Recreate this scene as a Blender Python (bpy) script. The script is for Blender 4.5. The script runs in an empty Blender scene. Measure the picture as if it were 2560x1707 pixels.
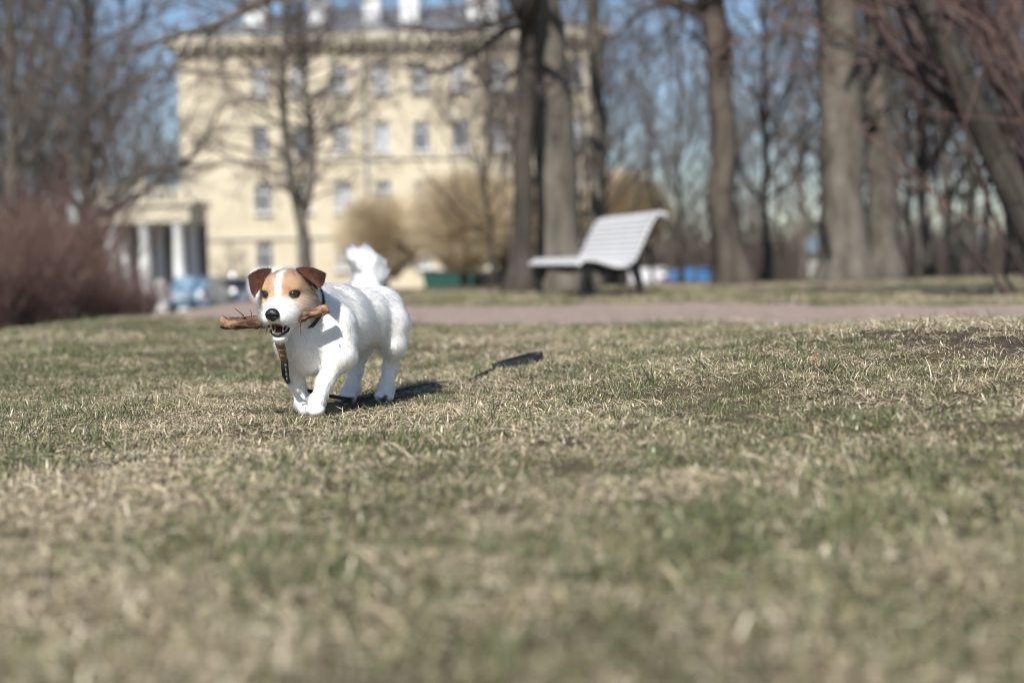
import bpy, math, random
import numpy as np
from mathutils import Vector, Matrix
rng = np.random.default_rng(7)
random.seed(7)
sc = bpy.context.scene
COL = sc.collection

# ------------------------------------------------------------------ camera, world, sun, exposure
SW, SH, FPX = 2560.0, 1707.0, 3555.0          # photograph size and 50 mm focal length in its pixels
CAMH = 0.335
PITCH = math.atan(206.5 / FPX)
ROLL = 0.023
_f = np.array([0, math.cos(PITCH), -math.sin(PITCH)])
_r0 = np.array([1.0, 0, 0]); _u0 = np.array([0, math.sin(PITCH), math.cos(PITCH)])
CR = math.cos(ROLL) * _r0 - math.sin(ROLL) * _u0
CU = math.sin(ROLL) * _r0 + math.cos(ROLL) * _u0
CP = np.array([0, 0, CAMH])
cam_d = bpy.data.cameras.new('camera'); cam = bpy.data.objects.new('camera', cam_d); COL.objects.link(cam)
cam_d.sensor_width = 36; cam_d.lens = 50; cam_d.clip_start = 0.05; cam_d.clip_end = 3000
cam.matrix_world = Matrix(((CR[0], CU[0], -_f[0], CP[0]), (CR[1], CU[1], -_f[1], CP[1]), (CR[2], CU[2], -_f[2], CP[2]), (0, 0, 0, 1)))
cam_d.dof.use_dof = True; cam_d.dof.focus_distance = 3.14; cam_d.dof.aperture_fstop = 2.0
sc.camera = cam

SUN_AZ, SUN_EL = math.radians(17), math.radians(41)      # light travels toward +y and a little +x
world = bpy.data.worlds.new('World'); sc.world = world; world.use_nodes = True
wn = world.node_tree; wn.nodes.clear()
sky = wn.nodes.new('ShaderNodeTexSky'); sky.sky_type = 'NISHITA'; sky.sun_disc = False
sky.sun_elevation = SUN_EL; sky.sun_rotation = math.pi + SUN_AZ
sky.air_density = 0.85; sky.dust_density = 0.15; sky.ozone_density = 1.8
bg = wn.nodes.new('ShaderNodeBackground'); bg.inputs['Strength'].default_value = 0.09
wo = wn.nodes.new('ShaderNodeOutputWorld')
wn.links.new(sky.outputs[0], bg.inputs[0]); wn.links.new(bg.outputs[0], wo.inputs[0])
sun_d = bpy.data.lights.new('sun', 'SUN'); sun = bpy.data.objects.new('sun', sun_d); COL.objects.link(sun)
sun_d.energy = 4.9; sun_d.angle = math.radians(0.53); sun_d.color = (1.0, 0.955, 0.89)
_ld = Vector((math.sin(SUN_AZ) * math.cos(SUN_EL), math.cos(SUN_AZ) * math.cos(SUN_EL), -math.sin(SUN_EL)))
sun.rotation_euler = _ld.to_track_quat('-Z', 'Y').to_euler()
sc.view_settings.view_transform = 'Standard'; sc.view_settings.look = 'None'
sc.view_settings.exposure = 0.3; sc.view_settings.gamma = 1.0; sc.view_settings.use_curve_mapping = False
sc.render.engine = 'CYCLES'
sc.cycles.use_denoising = True
sc.cycles.max_bounces = 20; sc.cycles.diffuse_bounces = 4; sc.cycles.glossy_bounces = 16; sc.cycles.transmission_bounces = 20; sc.cycles.transparent_max_bounces = 8
sc.cycles.sample_clamp_indirect = 6.0; sc.cycles.filter_width = 1.0

# ------------------------------------------------------------------ helpers
def sstep(t):
    t = np.clip(t, 0, 1); return t * t * (3 - 2 * t)
def softp(t, w):
    return w * np.logaddexp(0, t / w)
def vnoise(x, y, seed=0):                      # smooth value noise, -1..1
    x = np.asarray(x, float); y = np.asarray(y, float)
    xi = np.floor(x).astype(np.int64); yi = np.floor(y).astype(np.int64)
    fx = x - xi; fy = y - yi; fx = fx * fx * (3 - 2 * fx); fy = fy * fy * (3 - 2 * fy)
    def h(a, b):
        n = (a * 374761393 + b * 668265263 + seed * 974634777) & 0x7fffffff
        n = ((n ^ (n >> 13)) * 1274126177) & 0x7fffffff
        return ((n ^ (n >> 16)) & 0xffff) / 32767.5 - 1
    return (h(xi, yi) * (1 - fx) + h(xi + 1, yi) * fx) * (1 - fy) + (h(xi, yi + 1) * (1 - fx) + h(xi + 1, yi + 1) * fx) * fy
def ground_z(x, y):
    x = np.asarray(x, float); y = np.asarray(y, float)
    z = 0.118 * sstep((x + 0.35) / 1.75) * np.exp(-((y - 3.9) / np.where(y > 3.9, 1.5, 1.7)) ** 2)
    z = z - 1.70 * sstep((y - 17) / 58) - 0.055 * sstep((y - 8.5) / 4.5)
    z = z - np.minimum(softp(-(x + 2.95), 0.22) * 0.22, 1.3) * sstep((y - 4) / 4) * (1 - 0.9 * sstep((y - 25) / 30))
    near = np.exp(-np.hypot(x, y) / 25)
    rough = 0.55 + 0.9 * sstep((x - 0.1) / 1.2)
    z = z + near * (0.014 * vnoise(x * 1.3, y * 1.3, 1) + 0.010 * rough * vnoise(x * 4.1, y * 4.1, 2) + 0.009 * rough * vnoise(x * 9.3, y * 9.3, 3) + 0.004 * vnoise(x * 19, y * 19, 4))
    far_d = np.hypot(x + 0.42, y - 3.25)        # level ground under the dog
    z = z - near * 0.9 * np.exp(-(far_d / 0.5) ** 2) * (0.014 * vnoise(x * 1.3, y * 1.3, 1))
    return z
def ray(px, py):
    return _f + (px - SW / 2) / FPX * CR + (SH / 2 - py) / FPX * CU
def P(px, py, d):                              # photo pixel + depth -> world
    return CP + d * ray(px, py)
def D(px, py, d):                              # the same for coordinates read from the 2352-pixel view
    return P(px * SW / 2352, py * SW / 2352, d)
def G(px, py):                                 # photo pixel -> point on the ground
    r = ray(px, py); t = 0.5
    for _ in range(4000):
        p = CP + t * r
        if p[2] <= ground_z(p[0], p[1]): break
        t *= 1.003
    return CP + t * r
def gz(x, y): return float(ground_z(x, y))
def nrm(v):
    v = np.asarray(v, float); return v / np.maximum(np.linalg.norm(v, axis=-1, keepdims=True), 1e-9)

def tag(o, label=None, cat=None, group=None, kind=None):
    if label: o['label'] = label
    if cat: o['category'] = cat
    if group: o['group'] = group
    if kind: o['kind'] = kind
    return o
def link(o, parent=None):
    COL.objects.link(o)
    if parent is not None: o.parent = parent
    return o
def empty(name, loc=(0, 0, 0), rz=0.0):
    o = bpy.data.objects.new(name, None); o.location = loc; o.rotation_euler = (0, 0, rz); o.empty_display_size = 0.1
    return link(o)
def mesh_arrays(name, V, Q, T=None, smooth=True):
    V = np.asarray(V, np.float32); Q = np.asarray(Q, np.int32).reshape(-1, 4)
    T = np.zeros((0, 3), np.int32) if T is None else np.asarray(T, np.int32).reshape(-1, 3)
    me = bpy.data.meshes.new(name)
    me.vertices.add(len(V)); me.vertices.foreach_set('co', V.ravel())
    nl = Q.size + T.size
    me.loops.add(nl); me.loops.foreach_set('vertex_index', np.concatenate([Q.ravel(), T.ravel()]))
    npol = len(Q) + len(T); me.polygons.add(npol)
    st = np.concatenate([np.arange(len(Q)) * 4, Q.size + np.arange(len(T)) * 3]).astype(np.int32)
    me.polygons.foreach_set('loop_start', st)
    me.polygons.foreach_set('use_smooth', np.full(npol, smooth, bool))
    me.update(calc_edges=True); me.validate()
    return me
def obj(name, me, mat=None, parent=None):
    o = bpy.data.objects.new(name, me)
    if mat is not None and not me.materials: me.materials.append(mat)
    return link(o, parent)
def local(V, org): return np.asarray(V, float) - np.asarray(org, float)

class MB:                                       # collects boxes / tubes, builds one mesh
    def __init__(s): s.V = []; s.Q = []; s.n = 0
    def add(s, V, Q):
        s.V.append(np.asarray(V, float)); s.Q.append(np.asarray(Q, int) + s.n); s.n += len(V)
    def box(s, c, h, ax=None, bev=0.0):
        ax = np.eye(3) if ax is None else np.asarray(ax, float); h = np.asarray(h, float)
        if bev <= 0:
            S = np.array([[x, y, z] for x in (-1, 1) for y in (-1, 1) for z in (-1, 1)], float) * h
            s.add(np.asarray(c) + S @ ax, [[0, 1, 3, 2], [4, 6, 7, 5], [0, 4, 5, 1], [2, 3, 7, 6], [0, 2, 6, 4], [1, 5, 7, 3]])
        else:                                   # profile extruded along axis 0 with rounded edges
            b = bev; hy, hz = h[1], h[2]
            prof = [(-hy + b, -hz), (hy - b, -hz), (hy, -hz + b), (hy, hz - b), (hy - b, hz), (-hy + b, hz), (-hy, hz - b), (-hy, -hz + b)]
            V = [[x, p[0], p[1]] for x in (-h[0], h[0]) for p in prof]; n = 8
            Q = [[i, (i + 1) % n, n + (i + 1) % n, n + i] for i in range(n)]
            Q += [[0, 3, 2, 1], [0, 7, 4, 3], [7, 6, 5, 4]]; Q += [[8, 9, 10, 11], [8, 11, 12, 15], [15, 12, 13, 14]]
            s.add(np.asarray(c) + np.array(V) @ ax, Q)
        return s
    def bx(s, x0, x1, y0, y1, z0, z1):
        return s.box(((x0 + x1) / 2, (y0 + y1) / 2, (z0 + z1) / 2), (abs(x1 - x0) / 2, abs(y1 - y0) / 2, abs(z1 - z0) / 2))
    def tube(s, pts, rad, sides=8, cap=True, noise=0.0, seed=0):
        V, Q = tubes(np.asarray(pts, float)[None], np.asarray(rad, float)[None], sides)
        pts = np.asarray(pts, float)
        if noise > 0:
            c = np.repeat(pts, sides, 0); k = len(pts); a = np.tile(np.arange(sides), k); b = np.repeat(np.arange(k), sides)
            nz = 1 + noise * (vnoise(a * 0.9 + seed * 7.3, b * 0.6, seed) + 0.6 * vnoise(a * 1.7, b * 1.5 + seed, seed + 3))
            V = c + (V - c) * nz[:, None]
        n0 = len(V)
        if cap:
            V = np.vstack([V, pts[0], pts[-1]]); m = (len(pts) - 1) * sides
            Q = np.vstack([Q, [[n0, (i + 1) % sides, i, n0] for i in range(0)] or np.zeros((0, 4), int)])
            for i in range(0, sides, 2):
                Q = np.vstack([Q, [[n0, (i + 2) % sides, (i + 1) % sides, i], [n0 + 1, m + i, m + (i + 1) % sides, m + (i + 2) % sides]]])
        s.add(V, Q); return s
    def lathe(s, prof, org, n=16):
        prof = np.asarray(prof, float); a = np.linspace(0, 2 * np.pi, n, endpoint=False)
        V = np.stack([np.outer(prof[:, 0], np.cos(a)), np.outer(prof[:, 0], np.sin(a)), np.repeat(prof[:, 1][:, None], n, 1)], -1).reshape(-1, 3)
        Q = [[i * n + j, i * n + (j + 1) % n, (i + 1) * n + (j + 1) % n, (i + 1) * n + j] for i in range(len(prof) - 1) for j in range(n)]
        s.add(V + np.asarray(org), Q); return s
    def mesh(s, name, smooth=False, org=(0, 0, 0)):
        return mesh_arrays(name, np.vstack(s.V) - np.asarray(org), np.vstack(s.Q), smooth=smooth)
    def build(s, name, mat, parent=None, smooth=False, org=(0, 0, 0)):
        return obj(name, s.mesh(name, smooth, org), mat, parent)

def tubes(P_, R_, sides):                       # (N,k,3),(N,k) -> verts, quads
    N, k, _ = P_.shape
    Tn = np.empty_like(P_); Tn[:, 1:-1] = P_[:, 2:] - P_[:, :-2]; Tn[:, 0] = P_[:, 1] - P_[:, 0]; Tn[:, -1] = P_[:, -1] - P_[:, -2]
    Tn = nrm(Tn)
    mean = nrm(P_[:, -1] - P_[:, 0])
    ref = np.where(np.abs(mean[:, 2:3]) > 0.8, np.array([[1.0, 0.2, 0]]), np.array([[0, 0.1, 1.0]]))
    U = nrm(np.cross(Tn, ref[:, None, :])); W = np.cross(Tn, U)
    a = np.linspace(0, 2 * np.pi, sides, endpoint=False)
    V = P_[:, :, None, :] + R_[:, :, None, None] * (np.cos(a)[None, None, :, None] * U[:, :, None, :] + np.sin(a)[None, None, :, None] * W[:, :, None, :])
    base = (np.arange(N) * k * sides)[:, None, None]; i = np.arange(k - 1)[None, :, None] * sides; j = np.arange(sides)[None, None, :]; j2 = (j + 1) % sides
    Q = np.stack(np.broadcast_arrays(base + i + j, base + i + j2, base + i + sides + j2, base + i + sides + j), -1).reshape(-1, 4)
    return V.reshape(-1, 3), Q

# ------------------------------------------------------------------ materials
def new_mat(name):
    m = bpy.data.materials.new(name); m.use_nodes = True; nt = m.node_tree; nt.nodes.clear()
    o = nt.nodes.new('ShaderNodeOutputMaterial'); b = nt.nodes.new('ShaderNodeBsdfPrincipled')
    nt.links.new(b.outputs[0], o.inputs[0]); return m, nt, b
def nd(nt, t, **kw):
    n = nt.nodes.new('ShaderNode' + t)
    for k, v in kw.items():
        if k in n.inputs: n.inputs[k].default_value = v
        else: setattr(n, k, v)
    return n
def ramp(nt, fac, stops):
    r = nt.nodes.new('ShaderNodeValToRGB'); cr = r.color_ramp
    while len(cr.elements) < len(stops): cr.elements.new(0.5)
    for e, (p, c) in zip(cr.elements, stops): e.position = p; e.color = (*c, 1)
    nt.links.new(fac, r.inputs[0]); return r.outputs[0]
def mat(name, cols, scale=8.0, rough=0.8, bump=0.0, detail=6.0, stretch=(1, 1, 1), metallic=0.0, spec=0.5, bscale=None, coat=0.0):
    """noise-mottled material; cols is one colour or a list of ramp colours"""
    m, nt, b = new_mat(name)
    if not isinstance(cols[0], (tuple, list)): cols = [tuple(c * 0.86 for c in cols), cols, tuple(min(1, c * 1.1) for c in cols)]
    tc = nd(nt, 'TexCoord'); mp = nd(nt, 'Mapping'); mp.inputs['Scale'].default_value = stretch
    nt.links.new(tc.outputs['Object'], mp.inputs[0])
    n = nd(nt, 'TexNoise', Scale=scale, Detail=detail, Roughness=0.62); nt.links.new(mp.outputs[0], n.inputs['Vector'])
    st = [(0.3 + 0.4 * i / max(1, len(cols) - 1), c) for i, c in enumerate(cols)]
    nt.links.new(ramp(nt, n.outputs['Fac'], st), b.inputs['Base Color'])
    b.inputs['Roughness'].default_value = rough; b.inputs['Metallic'].default_value = metallic
    b.inputs['Specular IOR Level'].default_value = spec; b.inputs['Coat Weight'].default_value = coat
    if bump > 0:
        n2 = nd(nt, 'TexNoise', Scale=bscale or scale * 3, Detail=8.0, Roughness=0.65); nt.links.new(mp.outputs[0], n2.inputs['Vector'])
        bp = nd(nt, 'Bump', Strength=1.0, Distance=bump); nt.links.new(n2.outputs['Fac'], bp.inputs['Height']); nt.links.new(bp.outputs[0], b.inputs['Normal'])
    return m
def attr_mat(name, rough=0.8, attr='Col', spec=0.3, translucent=0.0):
    m, nt, b = new_mat(name); a = nd(nt, 'Attribute', attribute_name=attr)
    nt.links.new(a.outputs['Color'], b.inputs['Base Color']); b.inputs['Roughness'].default_value = rough
    b.inputs['Specular IOR Level'].default_value = spec
    if translucent > 0:
        t = nd(nt, 'BsdfTranslucent'); nt.links.new(a.outputs['Color'], t.inputs[0])
        mx = nd(nt, 'MixShader', Fac=translucent); out = [n for n in nt.nodes if n.type == 'OUTPUT_MATERIAL'][0]
        nt.links.new(b.outputs[0], mx.inputs[1]); nt.links.new(t.outputs[0], mx.inputs[2]); nt.links.new(mx.outputs[0], out.inputs[0])
    return m
def hair_mat(name):
    m = bpy.data.materials.new(name); m.use_nodes = True; nt = m.node_tree; nt.nodes.clear(); o = nt.nodes.new('ShaderNodeOutputMaterial'); h = nt.nodes.new('ShaderNodeBsdfHairPrincipled')
    h.model = 'CHIANG'; h.parametrization = 'COLOR'; a = nd(nt, 'Attribute', attribute_name='Col'); nt.links.new(a.outputs['Color'], h.inputs['Color'])
    h.inputs['Roughness'].default_value = 0.45; h.inputs['Radial Roughness'].default_value = 0.65; h.inputs['IOR'].default_value = 1.45; h.inputs['Coat'].default_value = 0.0
    nt.links.new(h.outputs[0], o.inputs[0]); return m
def lin(r, g, b):                               # sRGB 0-255 -> linear
    return tuple((c / 255 / 12.92) if c / 255 <= 0.04045 else ((c / 255 + 0.055) / 1.055) ** 2.4 for c in (r, g, b))

# ------------------------------------------------------------------ ground, path
def bare_patch(x, y):
    b = vnoise(x * 1.7, y * 1.7, 31) + 0.5 * vnoise(x * 5, y * 5, 32) + 0.65 * sstep((x - 0.0) / 1.0) * np.exp(-((y - 4.1) / 0.9) ** 2) - 0.5 * sstep((2.9 - y) / 0.6)
    return b + 0.45 * vnoise(x * 11, y * 11, 33)
def build_ground():
    t = np.linspace(-1, 1, 321); xs = 0.9 * np.sinh(t * 7.3)
    ty = np.linspace(-0.45, 1, 460); ys = 2.6 + 1.1 * np.sinh(ty * 7.1)
    X, Y = np.meshgrid(xs, ys, indexing='xy'); Z = ground_z(X, Y)
    nx, ny = len(xs), len(ys); V = np.stack([X, Y, Z], -1).reshape(-1, 3)
    i = np.arange(ny - 1)[:, None] * nx + np.arange(nx - 1)[None]
    Q = np.stack([i, i + 1, i + nx + 1, i + nx], -1).reshape(-1, 4)
    m, nt, b = new_mat('lawn_soil')
    geo = nd(nt, 'NewGeometry')
    n1 = nd(nt, 'TexNoise', Scale=1.6, Detail=8.0, Roughness=0.7); nt.links.new(geo.outputs['Position'], n1.inputs['Vector'])
    n2 = nd(nt, 'TexNoise', Scale=55.0, Detail=6.0, Roughness=0.75); nt.links.new(geo.outputs['Position'], n2.inputs['Vector'])
    c1 = ramp(nt, n1.outputs['Fac'], [(0.34, (0.10, 0.095, 0.05)), (0.46, (0.14, 0.12, 0.072)), (0.56, (0.16, 0.13, 0.09)), (0.64, (0.09, 0.074, 0.062)), (0.74, (0.06, 0.05, 0.044))])
    c2 = ramp(nt, n2.outputs['Fac'], [(0.3, (0.35, 0.33, 0.3)), (0.55, (1, 1, 1)), (0.72, (1.35, 1.3, 1.2))])
    mx = nd(nt, 'MixRGB', blend_type='MULTIPLY', Fac=0.85); nt.links.new(c1, mx.inputs[1]); nt.links.new(c2, mx.inputs[2])
    at_ = nd(nt, 'Attribute', attribute_name='bare'); sm = nd(nt, 'MixRGB', blend_type='MIX'); soil = ramp(nt, n2.outputs['Fac'], [(0.3, (0.03, 0.025, 0.022)), (0.7, (0.14, 0.115, 0.098))]); nt.links.new(at_.outputs['Fac'], sm.inputs[0]); nt.links.new(mx.outputs[0], sm.inputs[1]); nt.links.new(soil, sm.inputs[2])
    nt.links.new(sm.outputs[0], b.inputs['Base Color']); b.inputs['Roughness'].default_value = 0.95; b.inputs['Specular IOR Level'].default_value = 0.1
    bp = nd(nt, 'Bump', Strength=1.0, Distance=0.012); nt.links.new(n2.outputs['Fac'], bp.inputs['Height']); nt.links.new(bp.outputs[0], b.inputs['Normal'])
    gme = mesh_arrays('ground', V, Q); ga = gme.attributes.new('bare', 'FLOAT', 'POINT'); ga.data.foreach_set('value', (sstep((bare_patch(V[:, 0], V[:, 1]) - 0.55) / 0.7) * 0.85 * sstep((V[:, 0] + 0.2) / 0.5) * np.exp(-np.hypot(V[:, 0], V[:, 1]) / 40)).astype(np.float32))
    o = obj('ground', gme, m); tag(o, 'park lawn of short dry grass falling away towards the houses', 'ground', kind='structure')
    return o

PATH_C = np.array([(9.5, 2.6), (6, 4.5), (3.6, 6.1), (2.4, 6.95), (0.9, 8.15), (-0.5, 9.55), (-1.7, 11.4), (-2.7, 13.6), (-3.7, 17.5), (-5.0, 26), (-7.5, 45), (-10, 70)])
PATH_W = np.array([1.0, 1.0, 1.0, 1.02, 1.25, 1.5, 1.3, 1.05, 1.0, 1.2, 1.8, 3.0])
def path_curve(n=260):
    u = np.linspace(0, len(PATH_C) - 1, n); i = np.clip(np.floor(u).astype(int), 0, len(PATH_C) - 2); f = (u - i)[:, None]
    def pt(k): return PATH_C[np.clip(k, 0, len(PATH_C) - 1)]
    p0, p1, p2, p3 = pt(i - 1), pt(i), pt(i + 1), pt(i + 2)
    c = 0.5 * (2 * p1 + (p2 - p0) * f + (2 * p0 - 5 * p1 + 4 * p2 - p3) * f ** 2 + (3 * p1 - p0 - 3 * p2 + p3) * f ** 3)
    return c, np.interp(u, np.arange(len(PATH_W)), PATH_W)
PC, PW = path_curve()
def path_dist(x, y):                            # signed: < 0 on the path
    out = np.empty(len(x))
    for s in range(0, len(x), 20000):
        d = np.hypot(x[s:s + 20000, None] - PC[None, :, 0], y[s:s + 20000, None] - PC[None, :, 1]) - PW[None]
        out[s:s + 20000] = d.min(1)
    return out
def build_path():
    T = nrm(np.gradient(PC, axis=0)); Nn = np.stack([-T[:, 1], T[:, 0]], 1)
    m = 25; s = np.linspace(-1, 1, m)
    edge = 1 + 0.06 * vnoise(np.arange(len(PC)) * 0.7, np.zeros(len(PC)), 5)
    XY = PC[:, None] + (s[None, :, None] * (PW * edge)[:, None, None]) * Nn[:, None]
    Z = ground_z(XY[..., 0], XY[..., 1]) + 0.014 - 0.02 * np.abs(s[None]) ** 8
    V = np.concatenate([XY, Z[..., None]], -1).reshape(-1, 3)
    i = np.arange(len(PC) - 1)[:, None] * m + np.arange(m - 1)[None]
    Q = np.stack([i, i + 1, i + m + 1, i + m], -1).reshape(-1, 4)[:, ::-1]
    mt = mat('fine_gravel', [(0.28, 0.215, 0.18), (0.36, 0.28, 0.24), (0.42, 0.335, 0.29)], scale=14, rough=0.95, bump=0.006, bscale=160, detail=9, spec=0.15)
    tag(obj('path', mesh_arrays('path', V, Q), mt), 'pinkish gravel path crossing the lawn in front of the bench', 'path', kind='structure')

# ------------------------------------------------------------------ grass
def blades(n, rad, hmin, hmax, lean, wid, cols, seed, lie=0.0, segs=3):
    r = np.random.default_rng(seed); V = []; Q = []; C = []
    for i in range(n):
        a = r.uniform(0, 2 * np.pi); rr = rad * math.sqrt(r.uniform()); base = np.array([rr * math.cos(a), rr * math.sin(a), -0.004])
        h = r.uniform(hmin, hmax); b = r.uniform(0, 2 * np.pi); ln = lean * r.uniform(0.3, 1.3); d = np.array([math.cos(b), math.sin(b), 0])
        side = nrm(np.array([-d[1], d[0], r.uniform(-0.5, 0.5)])); w = wid * r.uniform(0.6, 1.3) * (2.3 if r.uniform() < 0.10 else 1.0); curl = r.uniform(0.2, 1.1)
        if r.uniform() < lie:
            up = np.array([0, 0, r.uniform(0.03, 0.35)]); fwd = d; base[2] = r.uniform(0.001, 0.010)
        else:
            up = np.array([0, 0, 1.0]); fwd = d * ln
        c = np.array(cols[r.integers(len(cols))]) * r.uniform(0.75, 1.2)
        n0 = len(V); bend = r.normal(0, 0.25, 3) * [1, 1, 0.3]
        for k in range(segs + 1):
            t = k / segs; p = base + h * (up * (t - 0.25 * curl * t * t) + fwd * (t * 0.5 + curl * 0.6 * t * t) + bend * t * t)
            ww = w * (1 - 0.85 * t ** 1.5) * (0.75 + 0.6 * t * (1 - t))
            V += [p - side * ww, p + side * ww]; C += [c * (0.85 + 0.25 * t)] * 2
        Q += [[n0 + 2 * k, n0 + 2 * k + 1, n0 + 2 * k + 3, n0 + 2 * k + 2] for k in range(segs)]
    return np.array(V), np.array(Q), np.array(C)
GREENS = [(0.185, 0.205, 0.085), (0.24, 0.25, 0.11), (0.12, 0.145, 0.065), (0.34, 0.33, 0.16), (0.20, 0.215, 0.12)]
DARKG = [(0.10, 0.125, 0.05), (0.13, 0.155, 0.065), (0.075, 0.095, 0.042), (0.17, 0.185, 0.08)]
STRAWS = [(0.68, 0.56, 0.385), (0.56, 0.455, 0.31), (0.80, 0.69, 0.50), (0.34, 0.265, 0.18), (0.86, 0.77, 0.60), (0.17, 0.13, 0.095), (0.62, 0.54, 0.33)]
def instance_nodes(name, coll):
    ng = bpy.data.node_groups.new(name, 'GeometryNodeTree')
    ng.interface.new_socket('Geometry', in_out='INPUT', socket_type='NodeSocketGeometry'); ng.interface.new_socket('Geometry', in_out='OUTPUT', socket_type='NodeSocketGeometry')
    I = ng.nodes.new('NodeGroupInput'); O = ng.nodes.new('NodeGroupOutput'); iop = ng.nodes.new('GeometryNodeInstanceOnPoints')
    ci = ng.nodes.new('GeometryNodeCollectionInfo'); ci.inputs['Collection'].default_value = coll; ci.inputs['Separate Children'].default_value = True; ci.inputs['Reset Children'].default_value = True
    def at(nm, ty):
        a = ng.nodes.new('GeometryNodeInputNamedAttribute'); a.data_type = ty; a.inputs['Name'].default_value = nm; return a.outputs['Attribute']
    L = ng.links.new
    L(I.outputs[0], iop.inputs['Points']); L(ci.outputs[0], iop.inputs['Instance']); iop.inputs['Pick Instance'].default_value = True
    L(at('idx', 'INT'), iop.inputs['Instance Index']); L(at('rot', 'FLOAT_VECTOR'), iop.inputs['Rotation']); L(at('scl', 'FLOAT_VECTOR'), iop.inputs['Scale'])
    L(iop.outputs[0], O.inputs[0]); return ng
def scatter(name, protos, pts, rot, scl, idx, mtl, label, cat):
    coll = bpy.data.collections.new(name + '_pieces')
    for k, (V, Q, C) in enumerate(protos):
        me = mesh_arrays('%s_piece_%02d' % (name, k), V, Q); ca = me.color_attributes.new('Col', 'FLOAT_COLOR', 'POINT')
        ca.data.foreach_set('color', np.hstack([C, np.ones((len(C), 1))]).astype(np.float32).ravel()); me.materials.append(mtl)
        coll.objects.link(bpy.data.objects.new('%s_piece_%02d' % (name, k), me))
    me = bpy.data.meshes.new(name); me.vertices.add(len(pts)); me.vertices.foreach_set('co', pts.astype(np.float32).ravel())
    a = me.attributes.new('idx', 'INT', 'POINT'); a.data.foreach_set('value', idx.astype(np.int32))
    a = me.attributes.new('rot', 'FLOAT_VECTOR', 'POINT'); a.data.foreach_set('vector', rot.astype(np.float32).ravel())
    a = me.attributes.new('scl', 'FLOAT_VECTOR', 'POINT'); a.data.foreach_set('vector', scl.astype(np.float32).ravel())
    me.update(); o = link(bpy.data.objects.new(name, me)); md = o.modifiers.new('scatter', 'NODES'); md.node_group = instance_nodes(name + '_nodes', coll)
    me.materials.append(mtl)
    return tag(o, label, cat, kind='stuff')
def lawn_points(dens_fn, y0, y1, seed, margin=1.25):
    r = np.random.default_rng(seed); n = int(dens_fn)
    y = y0 + (y1 - y0) * np.sqrt(r.uniform((y0 / y1) ** 2, 1, n) if False else r.uniform(0, 1, n)) if False else np.sqrt(r.uniform(y0 ** 2, y1 ** 2, n))
    x = r.uniform(-1, 1, n) * (0.36 * y * margin + 0.5)
    return x, y
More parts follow.
